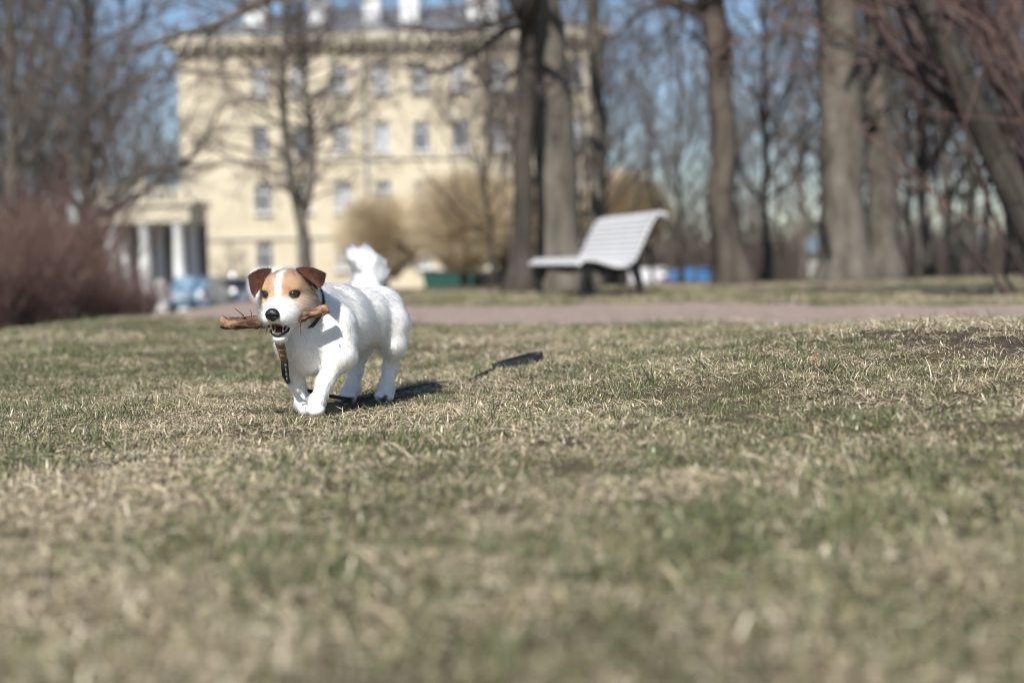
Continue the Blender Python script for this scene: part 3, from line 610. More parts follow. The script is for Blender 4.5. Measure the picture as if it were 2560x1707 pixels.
    for s in (-1, 1):
        nb.el(HL(s * 0.0085, 0.103, -0.0175), (0.0066, 0.009, 0.008), HM, 0.004); nb.cut(HL(s * 0.0072, 0.1135, -0.0175), (0.0032, 0.006, 0.0026), HM, 0.002); nb.cut(HL(s * 0.0125, 0.1085, -0.0185), (0.005, 0.004, 0.0014), HM, 0.002)
    nb.cut(HL(0, 0.1125, -0.0205), (0.0008, 0.004, 0.008), HM, 0.002)
    nV, nQ = nb.net(0.0008, 0.004); nV = relax(nV, nQ, 2)
    nm = mat('nose_leather', [(0.008, 0.008, 0.009), (0.02, 0.02, 0.022)], scale=300, rough=0.38, bump=0.0004, bscale=900)
    obj('nose', mesh_arrays('nose', local(nV, org), nQ), nm, dog)
    tb = Blob(); tb.rc(HL(0, 0.030, -0.057), HL(0, 0.066, -0.0655), 0.011, 0.0085, 0.01); tV, tQ = tb.net(0.0015, 0.004)
    tV = HO + (to_head(tV) * 1) @ HM
    obj('tongue', mesh_arrays('tongue', local(tV, org), tQ), mat('tongue_flesh', (0.17, 0.05, 0.045), rough=0.35), dog)
    ivory = mat('tooth_ivory', (0.72, 0.68, 0.58), rough=0.3)
    def tooth(c, tip, rad):
        q = MB(); c = np.asarray(c); tip = np.asarray(tip); u = np.linspace(0, 1, 5); q.tube([HO + (c + (tip - c) * x) @ HM for x in u], rad * (1 - 0.85 * u ** 1.6), 8); q.build('tooth', ivory, dog, smooth=True, org=org)
    for s in (-1, 1):
        tooth((s * 0.0105, 0.077, -0.067), (s * 0.0118, 0.080, -0.0535), 0.0023)
        tooth((s * 0.0135, 0.082, -0.040), (s * 0.0130, 0.081, -0.0530), 0.0023)
    for x in (-0.0065, -0.0039, -0.0013, 0.0013, 0.0039, 0.0065): tooth((x, 0.0815, -0.0685), (x, 0.0835, -0.0615), 0.0014)
    lip = MB(); a = np.linspace(-1.9, 1.9, 17); lip.tube([HL(0.0175 * math.sin(x), 0.062 + 0.024 * math.cos(x), -0.0655 + 0.004 * (1 - math.cos(x))) for x in a], np.full(17, 0.0024), 8)
    lip.build('lip', mat('lip_skin', (0.014, 0.010, 0.010), rough=0.4), dog, smooth=True, org=org)
    # collar
    cb = MB(); ctr = P(748, 768, 3.085); axn = nrm(P(800, 800, 3.16) - P(735, 735, 3.05)); u1 = nrm(np.cross(axn, [0, 0, 1.0])); u2 = np.cross(axn, u1); a = np.linspace(0, 2 * np.pi, 41)
    rv = 0.0575; rows = []
    for k2, (off, rr) in enumerate(((-0.0045, rv), (-0.0045, rv + 0.0018), (0.0045, rv + 0.0028), (0.0045, rv + 0.001))): rows.append([ctr + axn * off + rr * (1.0 * math.cos(x) * u1 + 1.10 * math.sin(x) * u2) for x in a[:-1]])
    Vc = np.array(rows).reshape(-1, 3); m = 40; Qc = [[i * m + j, i * m + (j + 1) % m, ((i + 1) % 4) * m + (j + 1) % m, ((i + 1) % 4) * m + j] for i in range(4) for j in range(m)]
    obj('collar', mesh_arrays('collar', local(Vc, org), Qc), mat('collar_webbing', [(0.012, 0.012, 0.014), (0.03, 0.03, 0.034)], scale=400, rough=0.7), dog)
    return dog

def ribbon(pts, wdir, width, thick, name, mt, parent, org, closed=False):
    pts = np.asarray(pts, float); n = len(pts); wd = nrm(np.broadcast_to(np.asarray(wdir, float), pts.shape)); T = nrm(np.gradient(pts, axis=0)); wd = nrm(wd - T * (wd * T).sum(1)[:, None]); N = np.cross(T, wd)
    w = np.broadcast_to(np.asarray(width, float), (n,))[:, None] / 2; th = thick / 2
    R4 = [pts - wd * w - N * th, pts + wd * w - N * th, pts + wd * w + N * th, pts - wd * w + N * th]; V = np.stack(R4, 1).reshape(-1, 3)
    Q = [[4 * i + j, 4 * i + (j + 1) % 4, 4 * i + 4 + (j + 1) % 4, 4 * i + 4 + j] for i in range(n - 1) for j in range(4)] + [[3, 2, 1, 0], [4 * n - 4, 4 * n - 3, 4 * n - 2, 4 * n - 1]]
    return obj(name, mesh_arrays(name, V - org, Q, smooth=False), mt, parent)
def spline(pts, n):
    pts = np.asarray(pts, float); u = np.linspace(0, len(pts) - 1, n); i = np.clip(np.floor(u).astype(int), 0, len(pts) - 2); f = (u - i)[:, None]; pt = lambda k: pts[np.clip(k, 0, len(pts) - 1)]
    p0, p1, p2, p3 = pt(i - 1), pt(i), pt(i + 1), pt(i + 2)
    return 0.5 * (2 * p1 + (p2 - p0) * f + (2 * p0 - 5 * p1 + 4 * p2 - p3) * f ** 2 + (3 * p1 - p0 - 3 * p2 + p3) * f ** 3)

def build_stick():
    c = HL(0, 0.052, -0.050); dm = float((c - CP) @ _f)
    ctrl = [P(549, 808, dm - 0.005), P(585, 809, dm), P(640, 806, dm), P(690, 806, dm), P(735, 797, dm), P(780, 784, dm + 0.005), P(822, 772, dm + 0.012)]
    pts = spline(ctrl, 60); rad = np.interp(np.linspace(0, 1, 60), [0, 0.02, 0.1, 0.3, 0.45, 0.6, 0.8, 0.93, 0.985, 1], [0.005, 0.0095, 0.0132, 0.0126, 0.0108, 0.0104, 0.0094, 0.0104, 0.0098, 0.006])
    st = empty('stick', c); tag(st, 'thick broken stick with peeling bark held crosswise in the dog\'s mouth', 'stick'); org = np.array(c)
    m, nt, b = new_mat('stick_bark'); tc = nd(nt, 'TexCoord'); mp = nd(nt, 'Mapping'); mp.inputs['Scale'].default_value = (22, 42, 42); nt.links.new(tc.outputs['Object'], mp.inputs[0])
    n1 = nd(nt, 'TexNoise', Scale=2.0, Detail=9.0, Roughness=0.7); nt.links.new(mp.outputs[0], n1.inputs['Vector'])
    n2 = nd(nt, 'TexNoise', Scale=22.0, Detail=4.0); nt.links.new(tc.outputs['Object'], n2.inputs['Vector'])
    c1 = ramp(nt, n1.outputs['Fac'], [(0.36, (0.022, 0.014, 0.010)), (0.45, (0.15, 0.078, 0.044)), (0.54, (0.30, 0.17, 0.10)), (0.66, (0.48, 0.32, 0.20))]); c2 = ramp(nt, n2.outputs['Fac'], [(0.42, (0.22, 0.19, 0.17)), (0.60, (1, 1, 1))])
    mx = nd(nt, 'MixRGB', blend_type='MULTIPLY', Fac=0.8); nt.links.new(c1, mx.inputs[1]); nt.links.new(c2, mx.inputs[2]); nt.links.new(mx.outputs[0], b.inputs['Base Color']); b.inputs['Roughness'].default_value = 0.85
    bp = nd(nt, 'Bump', Strength=1.0, Distance=0.0035); nt.links.new(n1.outputs['Fac'], bp.inputs['Height']); nt.links.new(bp.outputs[0], b.inputs['Normal'])
    q = MB(); q.tube(pts, rad * (1 + 0.10 * np.sin(np.arange(60) * 0.55) * np.sin(np.arange(60) * 0.21 + 1)), 28, noise=0.19, seed=4); q.build('wood', m, st, smooth=True, org=org)
    shards = [((610, 790), (585, 770), 0.003), ((628, 795), (625, 775), 0.002), ((655, 818), (648, 836), 0.005), ((668, 822), (664, 838), 0.004), ((676, 824), (672, 834), 0.0035), ((752, 800), (754, 842), 0.0028), ((806, 785), (810, 793), 0.004), ((570, 800), (556, 790), 0.003), ((752, 780), (748, 806), 0.004), ((560, 815), (590, 826), 0.004)]
    for k, (a, e, w) in enumerate(shards):
        A = P(*a, dm - 0.012); E = P(*e, dm - 0.014); u = np.linspace(0, 1, 6); off = np.array([0.002 * math.sin(k * 2.1), 0, 0.001])
        ribbon([A + (E - A) * x + off * math.sin(3 * x) for x in u], [1, -0.5, 0.3], w * (1 - 0.8 * u), 0.0012, 'bark_strip', m, st, org)
    return st
def build_leash():
    st = G(790, 990); root = empty('leash', (st[0], st[1], gz(st[0], st[1]))); org = np.array(root.location)
    tag(root, 'black dog leash hanging from the collar and trailing over the grass to a loop handle', 'leash')
    black = mat('leash_webbing', [(0.012, 0.012, 0.014), (0.028, 0.028, 0.032)], scale=500, rough=0.65); tanm = mat('tan_leather', [(0.16, 0.10, 0.05), (0.26, 0.17, 0.09)], scale=90, rough=0.6, bump=0.001)
    brass = mat('clip_metal', (0.42, 0.33, 0.2), rough=0.35, metallic=1.0)
    side = nrm([1, -0.35, 0])
    a = spline([P(697, 846, 3.022), P(702, 866, 3.02), P(708, 890, 3.032), P(712, 903, 3.045)], 12); ribbon(a, side, np.interp(np.arange(12), [0, 2, 9, 11], [0.016, 0.020, 0.015, 0.013]), 0.006, 'leather_tab', tanm, root, org)
    for k in (3, 5, 7): q = MB(); q.box(a[k] + np.array([0, -0.0042, 0]), (0.0055, 0.001, 0.0012)); q.build('embossed_bar', brass, root, org=org)
    q = MB(); rr = np.linspace(0, 2 * np.pi, 17); cc = P(697, 842, 3.02); q.tube([cc + 0.008 * np.array([math.cos(x), 0.2 * math.sin(x), math.sin(x)]) for x in rr], np.full(17, 0.0016), 6); q.build('ring', brass, root, smooth=True, org=org)
    q = MB(); q.box(P(699, 849, 3.016), (0.011, 0.003, 0.004)); q.build('buckle', brass, root, org=org)
    g = lambda x, y, dz: G(x, y) + np.array([0, 0, dz])
    low = P(717, 946, 3.11)
    pts = spline([P(711, 898, 3.042), P(713, 925, 3.06), low, P(731, 964, 3.215), P(770, 976, 3.235), P(838, 992, 3.27), g(905, 1002, 0.004), g(985, 984, 0.004), g(1060, 968, 0.005), g(1110, 962, 0.006), g(1165, 956, 0.003), g(1205, 944, 0.008), g(1240, 934, 0.014)], 120)
    wd = np.tile(np.array([1, -0.4, 0.15]), (120, 1)); u = np.linspace(0, 1, 120)[:, None]; wd = wd * (1 - sstep((u - 0.15) / 0.15)) + np.array([0.05, 0.25, 1.0]) * sstep((u - 0.15) / 0.15)
    ribbon(pts, wd, np.interp(u[:, 0], [0, 0.14, 0.22, 0.8, 1], [0.017, 0.015, 0.008, 0.008, 0.014]), 0.0028, 'strap', black, root, org)
    e = g(1240, 932, 0.018); f = g(1350, 913, 0.018)
    lp = spline([e, e + (f - e) * 0.35 + [0, -0.012, 0], e + (f - e) * 0.8 + [0, -0.030, 0.004], f + [0.004, -0.012, 0.006], f + [0.004, 0.022, 0.010], e + (f - e) * 0.8 + [0, 0.04, 0.010], e + (f - e) * 0.4 + [0, 0.022, 0.006], e + [0.004, 0.004, 0.002]], 70)
    ribbon(lp, [0, 0.30, 1.0], 0.022, 0.0028, 'handle_loop', black, root, org)
    q = MB(); q.box(e, (0.012, 0.0045, 0.0095)); q.build('stitched_keeper', black, root, org=org)
    for k in range(4): q = MB(); q.box(P(714 + 1.2 * k, 912 + 11 * k, 3.038 + 0.009 * k), (0.0022, 0.0008, 0.0035)); q.build('printed_mark', mat('pale_print', (0.07, 0.07, 0.068), rough=0.6) if k == 0 else bpy.data.materials['pale_print'], root, org=org)

# ------------------------------------------------------------------ bench
def build_bench():
    o2 = np.array([0.665, 13.6]); e1 = np.array([0.977, 0.213, 0]); e2 = np.array([-0.213, 0.977, 0]); e3 = np.array([0, 0, 1.0]); L = 1.85
    z0 = min(gz(*(o2 + a * e1[:2] + b * e2[:2])) for a in (0, 0.6) for b in (0, L)) - 0.01
    root = empty('park_bench', (o2[0], o2[1], z0)); tag(root, 'white slatted park bench with curved seat and black cast iron legs', 'bench'); org = np.array(root.location)
    W = lambda u, l, z: org + u * e1 + l * e2 + z * e3
    white = mat('bench_white_paint', [(0.66, 0.66, 0.67), (0.74, 0.74, 0.75), (0.78, 0.78, 0.785)], scale=9, rough=0.45, stretch=(1, 1, 4), bump=0.0006); iron = mat('black_cast_iron', [(0.006, 0.0065, 0.007), (0.016, 0.017, 0.018)], scale=40, rough=0.5, bump=0.002)
    prof = spline([(-0.035, 0.335), (0.0, 0.372), (0.07, 0.382), (0.17, 0.365), (0.29, 0.325), (0.40, 0.310), (0.485, 0.345), (0.545, 0.43), (0.60, 0.54), (0.655, 0.65), (0.70, 0.735), (0.745, 0.79), (0.80, 0.81), (0.835, 0.785)], 400)
    seg = np.r_[0, np.cumsum(np.linalg.norm(np.diff(prof, axis=0), axis=1))]; n = 21; at = np.linspace(0.01, seg[-1] - 0.01, n)
    for s in at:
        c = np.array([np.interp(s, seg, prof[:, 0]), np.interp(s, seg, prof[:, 1])]); t = np.array([np.interp(s + .01, seg, prof[:, 0]), np.interp(s + .01, seg, prof[:, 1])]) - np.array([np.interp(s - .01, seg, prof[:, 0]), np.interp(s - .01, seg, prof[:, 1])]); t = t / np.linalg.norm(t)
        ax = np.stack([e2, t[0] * e1 + t[1] * e3, -t[1] * e1 + t[0] * e3]); q = MB(); j = random.uniform(-0.006, 0.006)
        q.box(W(c[0], L / 2 + j, c[1]), (L / 2 + 0.10, 0.0215, 0.017), ax, 0.007); q.build('slat', white, root, org=org)
    nrm2 = np.stack([-np.gradient(prof[:, 1]), np.gradient(prof[:, 0])], 1); nrm2 = nrm2 / np.linalg.norm(nrm2, axis=1)[:, None]
    for l in (0.02, L - 0.02):
        f = empty_child('end_frame', root); q = MB()
        rail = prof[25:380:8] - nrm2[25:380:8] * 0.043
        q.tube([W(a, l, b) for a, b in rail], np.full(len(rail), 0.026), 8); q.build('rail', iron, f, smooth=True, org=org)
        for pts, rr in (([(0.05, 0.345), (0.075, 0.27), (0.045, 0.18), (0.035, 0.10), (0.055, 0.04), (0.015, 0.0), (-0.02, 0.012)], [0.068, 0.060, 0.046, 0.038, 0.034, 0.032, 0.022]), ([(0.56, 0.39), (0.555, 0.29), (0.585, 0.18), (0.60, 0.09), (0.625, 0.03), (0.655, 0.0), (0.69, 0.01)], [0.06, 0.055, 0.043, 0.036, 0.034, 0.032, 0.022])):
            pp = spline(pts, 22); q = MB(); q.tube([W(a, l, b) for a, b in pp], np.interp(np.linspace(0, 1, 22), np.linspace(0, 1, len(rr)), rr), 8); q.build('leg', iron, f, smooth=True, org=org)
        q = MB(); q.tube([W(a, l, b) for a, b in spline([(0.07, 0.30), (0.16, 0.30), (0.30, 0.265), (0.44, 0.262), (0.55, 0.32)], 14)], np.full(14, 0.028), 8); q.build('stretcher', iron, f, smooth=True, org=org)
    q = MB(); q.tube([W(0.30, 0.0, 0.27), W(0.30, L, 0.27)], [0.012, 0.012], 8); q.build('tie_rod', iron, root, org=org)
def empty_child(name, parent):
    o = bpy.data.objects.new(name, None); o.empty_display_size = 0.05; return link(o, parent)

# ------------------------------------------------------------------ trees and shrubs
class Tree:
    def __init__(s, seed): s.r = np.random.default_rng(seed); s.t = {}
    def put(s, layer, pts, rad, sides): s.t.setdefault((layer, len(pts), sides), []).append((np.asarray(pts, float), np.asarray(rad, float)))
    def grow(s, p, d, L, r, lvl, mx, spread=0.75, up=0.12, wob=0.22, kids=(5, 5, 4), rmin=0.003, droop=0.0, thin=0.62):
        R = s.r; n = (9, 8, 6, 5, 4)[min(lvl, 4)]; pts = [np.array(p, float)]; dirs = [nrm(d)]
        for i in range(n - 1):
            dd = dirs[-1] + R.normal(0, wob, 3) * (0.6 if lvl == 0 else 1) + np.array([0, 0, up - droop * (i / n)]); dirs.append(nrm(dd)); pts.append(pts[-1] + dirs[-1] * L / (n - 1) * R.uniform(0.85, 1.15))
        pts = np.array(pts); rad = np.maximum(r * (1 - 0.72 * np.linspace(0, 1, n) ** 0.9), rmin)
        s.put('limb' if lvl <= 1 else 'twig', pts, rad, (9, 6, 4, 3, 3)[min(lvl, 4)])
        if lvl < mx:
            k = kids[min(lvl, len(kids) - 1)]; k = max(1, int(round(k * R.uniform(0.75, 1.3))))
            for _ in range(k):
                t = R.uniform(0.22, 1.0); i = min(int(t * (n - 1)), n - 2); q = pts[i] + (pts[i + 1] - pts[i]) * (t * (n - 1) - i)
                a = dirs[i]; side = nrm(np.cross(a, R.normal(size=3))); ang = spread * R.uniform(0.6, 1.35)
                s.grow(q, a * math.cos(ang) + side * math.sin(ang), L * thin * R.uniform(0.6, 1.15) * (1.1 - 0.45 * t), max(rad[i] * 0.6, rmin), lvl + 1, mx, spread, up, wob, kids, rmin, droop, thin)
    def meshes(s, org):
        out = {}
        for (layer, k, sides), lst in s.t.items():
            V, Q = tubes(np.array([a for a, _ in lst]), np.array([b for _, b in lst]), sides); o = out.setdefault(layer, [[], [], 0]); o[0].append(V); o[1].append(Q + o[2]); o[2] += len(V)
        return {k: mesh_arrays(k, np.vstack(v[0]) - org, np.vstack(v[1])) for k, v in out.items()}
def bark_mat(name, c0, c1, c2, sc_=5.0):
    return mat(name, [c0, c1, c2], scale=sc_, rough=0.95, bump=0.03, bscale=11, stretch=(1, 1, 0.28), detail=9, spec=0.15)
def add_tree(name, label, group, tr, base, mats, trunk_mesh=None, cat='tree'):
    o = empty(name, base); tag(o, label, cat, group); ms = tr.meshes(np.array(base))
    if trunk_mesh is not None: obj('trunk', trunk_mesh, mats[0], o)
    for k, m in ms.items(): obj({'trunk': 'trunk', 'limb': 'limbs', 'twig': 'crown'}[k], m, mats[0] if k != 'twig' else mats[1], o)
    return o
def copy_tree(o, loc, rz, sc_, label=None, group=None):
    c = o.copy(); COL.objects.link(c); c.location = loc; c.rotation_euler = (0, 0, rz); c.scale = sc_
    if label: c['label'] = label
    if group: c['group'] = group
    for ch in o.children:
        d = ch.copy(); COL.objects.link(d); d.parent = c
    return c
def big_tree(name, label, poly, d, rads, seed, mats, top=13.0, limbs=(), nl=9, group=None, shade=0):
    """old park tree whose trunk follows points read from the photograph (2352-pixel view) at depth d"""
    pts = [D(px, py, d) for px, py in poly]; b = pts[0].copy(); b[2] = gz(b[0], b[1]); pts[0] = b
    while pts[-1][2] < top * 0.55:
        v = nrm(pts[-1] - pts[-2]); v = nrm(v * 0.4 + np.array([random.uniform(-.12, .12), random.uniform(-.12, .12), 1])); pts.append(pts[-1] + v * 1.1)
    n = 46; P_ = spline(pts, n); zz = P_[:, 2] - b[2]; zk = np.linspace(0, max(zz), len(rads)) if False else None
    hz = [p[2] - b[2] for p in pts[:len(rads)]]; rr = np.interp(zz, hz, rads); rr = rr * np.where(zz > hz[-1], np.clip(1 - 0.55 * (zz - hz[-1]) / (top * 0.55), 0.3, 1), 1)
    flare = 1 + 0.55 * np.exp(-zz / 0.22); P_[0, 2] -= 0.15
    q = MB(); q.tube(P_, rr * flare, 18, noise=0.10, seed=seed); tm = q.mesh('trunk', True, org=b)
    t = Tree(seed)
    for k in range(nl):
        i = int(np.interp(k / nl, [0, 1], [n * 0.62, n - 1])); a = k * 2.4 + seed; el = 0.5 + 0.5 * k / nl
        t.grow(P_[i], (math.cos(a), math.sin(a), el), top * 0.33, rr[i] * 0.62, 0, 3, kids=(6, 5, 4), rmin=0.004, spread=0.7)
    for k in range(shade):                        # limbs added out of view to cast shadow streaks on the trunk
        i = int(n * (0.64 + 0.07 * k)); a = -1.75 + 0.35 * math.sin(k * 2.3 + seed); p0 = P_[i]; ln = 3.2 - 0.3 * k
        s_ = spline([p0, p0 + [0.25 * ln * math.cos(a), 0.25 * ln * math.sin(a), 0.5], p0 + [0.6 * ln * math.cos(a) + 0.2, 0.6 * ln * math.sin(a), 0.35], p0 + [ln * math.cos(a) - 0.1, ln * math.sin(a), 0.1]], 16)
        rad = np.linspace(0.075, 0.03, 16); t.put('limb', s_, rad, 7)
        for j in range(4, 16, 2): t.grow(s_[j], t.r.normal(size=3) + [0, 0, .6], 1.0, rad[j] * .5, 2, 3, kids=(3, 3, 3), rmin=0.005)
    for lp, ld, r0 in limbs:                      # limbs seen in the photograph
        w = np.array([D(px, py, dd) for (px, py), dd in zip(lp, np.linspace(ld[0], ld[1], len(lp)))]); s_ = spline(w, 20); rad = np.linspace(r0, r0 * 0.3, 20); t.put('limb', s_, rad, 7)
        for j in range(3, 20, 1):
            dv = nrm(s_[j] - s_[j - 1]); sd = nrm(np.cross(dv, t.r.normal(size=3)))
            t.grow(s_[j], dv * .6 + sd * .8 + np.array([0, 0, -0.15]), t.r.uniform(0.5, 1.1), rad[j] * 0.45, 2, 4, kids=(3, 3, 4), rmin=0.003, wob=0.3, droop=0.1)
    return add_tree(name, label, group, t, tuple(b), mats, tm)
def slim_tree(seed, h, r, nl, mx=3, rmin=0.007, up=0.12, kids=(6, 5, 5), spread=0.6, fork=0, low=0.25, ll=0.36):
    t = Tree(seed); R = t.r; n = 24; z = np.linspace(0, h, n); sway = np.stack([0.03 * h * np.cumsum(R.normal(0, 0.12, n)), 0.03 * h * np.cumsum(R.normal(0, 0.12, n)), z], 1); sway[0, :2] = 0; sway[0, 2] = -0.3
    rad = np.maximum(r * (1 - 0.9 * (z / h) ** 0.8), rmin) * (1 + 0.4 * np.exp(-z / 0.3)); q = MB(); q.tube(sway, rad, 9, noise=0.06, seed=seed); tm = q.mesh('trunk', True)
    for k in range(nl):
        f = low + (0.97 - low) * (k + R.uniform(0, .6)) / nl; i = min(int(f * (n - 1)), n - 2); a = k * 2.4 + R.uniform(-.4, .4); el = R.uniform(0.5, 1.3)
        t.grow(sway[i], (math.cos(a), math.sin(a), el), h * ll * (1.15 - f), max(rad[i] * 0.5, rmin), 1, mx, kids=kids, rmin=rmin, spread=spread, up=up)
    return t, tm
def build_trees():
    bark = bark_mat('lime_bark', (0.06, 0.052, 0.043), (0.135, 0.12, 0.10), (0.20, 0.18, 0.152)); dark = bark_mat('dark_bark', (0.032, 0.027, 0.023), (0.07, 0.061, 0.052), (0.11, 0.097, 0.083))
    twig = mat('twig_bark', [(0.075, 0.058, 0.052), (0.13, 0.105, 0.095), (0.18, 0.15, 0.137)], scale=3, rough=0.9)
    M1 = (bark, twig); M2 = (dark, twig)
    big_tree('park_tree', 'dark slim leaning trunk growing close beside a thicker pale trunk behind the bench', [(1192, 655), (1200, 560), (1203, 420), (1200, 330), (1212, 230), (1213, 130), (1205, 20)], 16.6, [0.15, 0.125, 0.12, 0.115, 0.11, 0.10, 0.10], 5, M2, top=11, nl=6, shade=2)
    big_tree('park_tree', 'thick pale grey trunk standing directly behind the white bench', [(1290, 655), (1285, 560), (1280, 420), (1272, 280), (1255, 150), (1240, 0)], 17.2, [0.31, 0.265, 0.255, 0.25, 0.25, 0.24], 6, M1, top=14, shade=1,
             limbs=(([(1235, 60), (1160, 70), (1080, 130), (1010, 165), (930, 140)], (17, 15.5), 0.05), ([(1230, 20), (1120, 60), (1020, 75), (900, 60)], (17, 15), 0.045), ([(1232, -60), (1050, -90), (850, -70), (680, -20), (560, 20), (490, 70), (470, 115)], (17, 13), 0.07), ([(640, -30), (560, 30), (420, 80), (320, 115), (260, 170)], (14, 12.5), 0.035), ([(1240, 90), (1180, 170), (1120, 190), (1050, 200)], (17, 16), 0.035)))
    big_tree('park_tree', 'crooked brown trunk bending in an S with dark shadow streaks', [(1690, 655), (1675, 560), (1655, 450), (1665, 330), (1655, 220), (1650, 110), (1632, 0)], 17.6, [0.20, 0.175, 0.165, 0.16, 0.155, 0.16, 0.17], 8, (bark_mat('brown_bark', (0.04, 0.033, 0.027), (0.095, 0.08, 0.066), (0.14, 0.12, 0.10)), twig), top=12, shade=3,
             limbs=(([(1640, 30), (1560, 10), (1470, 30), (1400, 110)], (17.6, 17), 0.05), ([(1655, 160), (1600, 90), (1540, 60), (1460, 140)], (17.6, 18.5), 0.03)))
    big_tree('park_tree', 'massive straight grey trunk, the thickest of the pair past the path', [(1945, 640), (1940, 540), (1935, 420), (1932, 280), (1928, 140), (1922, 0)], 18.4, [0.33, 0.29, 0.28, 0.275, 0.27, 0.275], 9, M1, top=15, shade=2,
             limbs=(([(1930, 60), (1860, 30), (1790, 70), (1740, 140)], (18.4, 17.5), 0.04),))
    big_tree('park_tree', 'grey trunk with a curved dark fork touching the massive straight trunk', [(2030, 636), (2028, 540), (2022, 420), (2018, 300), (2012, 200), (2015, 100), (2010, 0)], 19.0, [0.21, 0.175, 0.17, 0.175, 0.17, 0.17, 0.165], 10, M1, top=13, shade=2,
             limbs=(([(2008, 270), (1990, 235), (2030, 195), (2058, 175), (2090, 120), (2120, 40)], (18.7, 18.2), 0.055), ([(1992, 240), (2010, 275), (2032, 320), (2046, 390)], (18.72, 18.8), 0.05), ([(2020, 90), (2100, 60), (2180, 80), (2230, 150)], (19, 17.5), 0.04)))
    big_tree('park_tree', 'slender brown trunk rising behind the yellow willow ball at the house end', [(1372, 640), (1370, 480), (1372, 300), (1368, 150), (1360, 0)], 23.0, [0.13, 0.12, 0.115, 0.11, 0.11], 12, M1, top=13, nl=8)
    # forked tree in front of the yellow house
    b = D(712, 640, 27.0); b[2] = gz(b[0], b[1]); t = Tree(77)
    st1 = spline([b - [0, 0, .2], D(700, 560, 27), D(685, 480, 27), D(668, 400, 27), D(655, 300, 27), D(648, 180, 27), D(655, 60, 27), D(650, -120, 27)], 30); st2 = spline([D(692, 500, 27), D(712, 430, 27), D(718, 330, 27.3), D(705, 220, 27.3), D(690, 100, 27.3), D(686, -100, 27.3)], 26)
    q = MB(); q.tube(st1, np.linspace(0.13, 0.045, 30), 10, noise=0.07, seed=3); q.tube(st2, np.linspace(0.095, 0.04, 26), 9, noise=0.07, seed=4); tm = q.mesh('trunk', True, org=b)
    for S_ in (st1, st2):
        for i in range(8, len(S_)):
            for _ in range(2):
                a = t.r.uniform(0, 6.28); t.grow(S_[i], (math.cos(a), 0.5 * math.sin(a), t.r.uniform(0.1, 0.8)), t.r.uniform(1.0, 2.3), 0.028, 1, 3, kids=(5, 5, 4), rmin=0.0055, spread=0.7, up=0.05)
    add_tree('park_tree', 'bare forked tree with two slim stems in front of the yellow house', None, t, tuple(b), M1, tm)
    # slender wood: four kinds copied about
    protos = []
    for k, (h, r, nl, up, kd) in enumerate(((14, 0.16, 30, 0.10, (7, 6, 5)), (11, 0.10, 30, 0.16, (7, 6, 5)), (16, 0.20, 32, 0.06, (7, 6, 5)), (9, 0.07, 34, 0.2, (6, 6, 5)))):
        t, tm = slim_tree(200 + k, h, r, nl, mx=3, rmin=0.0052, up=up, kids=kd, low=0.14); protos.append((t, tm))
    KIND = ['tall sturdy bare tree', 'slim bare tree with rising twigs', 'tall broad bare tree', 'short wiry bare tree']
    def where(px, d):
        far = 'well back ' if d > 48 else ''
        if px < -200: return far + 'on the open slope beyond the red shrubs'
        if px < 60: return far + 'behind the red shrubs at the lawn edge'
        if px < 250: return far + 'between the red shrubs and the portico'
        if px < 440: return far + 'beside the cream portico'
        if px < 1250: return far + 'before the right half of the yellow house'
        if px < 1400: return far + 'just behind the thick pale trunk by the bench'
        if px < 1640: return far + 'beyond the back of the white bench'
        if px < 1710: return far + 'close behind the crooked brown trunk'
        if px < 1900: return far + 'between the crooked trunk and the massive trunk'
        if px < 2075: return far + 'behind the pair of massive trunks'
        if px < 2240: return far + 'past the forked trunk, away from the bench'
        return far + 'behind the tall dark red shrub'
    def place(k, px, d, s=1.0, label='', group='', first={}):
        if group != FG: label = KIND[k] + ' ' + where(px, d); group = group + ', ' + where(px, d)
        x = (px * SW / 2352 - SW / 2) / FPX * d; z = gz(x, d); t, tm = protos[k]; key = k
        if key not in first:
            o = empty('slender_tree', (x, d, z)); ms = t.meshes(np.zeros(3)); obj('trunk', tm, dark if k % 2 else bark, o)
            for kk, m in ms.items(): obj('limbs' if kk == 'limb' else 'crown', m, (dark if k % 2 else bark) if kk == 'limb' else twig, o)
            tag(o, label, 'tree', group); o.scale = (s, s, s); o.rotation_euler = (0, 0, random.uniform(0, 6.28)); first[key] = o; return o
        return copy_tree(first[key], (x, d, z), random.uniform(0, 6.28), (s, s, s * random.uniform(0.92, 1.12)), label, group)
    LG = 'bare trees left of the yellow house'; RG = 'bare trees of the wood'; FG = 'far bare trees behind the wood'
    ll = 'bare slender tree in the thicket left of the yellow house'; rl = 'bare slender tree in the wood to the right of the yellow house'; fl = 'far bare tree behind the yellow house and portico'
    for k, px, d, s in ((2, 212, 30, 1.0), (0, 40, 26, 0.9), (3, 120, 29, 1.1), (1, 5, 34, 1.0), (1, 165, 40, 1.1), (0, 100, 48, 1.1), (1, -70, 30, 1.0), (0, 235, 66, 1.1), (2, -140, 42, 1.1), (3, 205, 24, 0.85), (3, 400, 74, 1.0), (3, 300, 80, 1.2), (0, -230, 36, 1.0), (2, -330, 48, 1.1), (1, -420, 40, 1.1), (3, -280, 30, 1.2), (0, -560, 55, 1.1), (2, -720, 60, 1.1)): place(k, px, d, s, ll, LG)
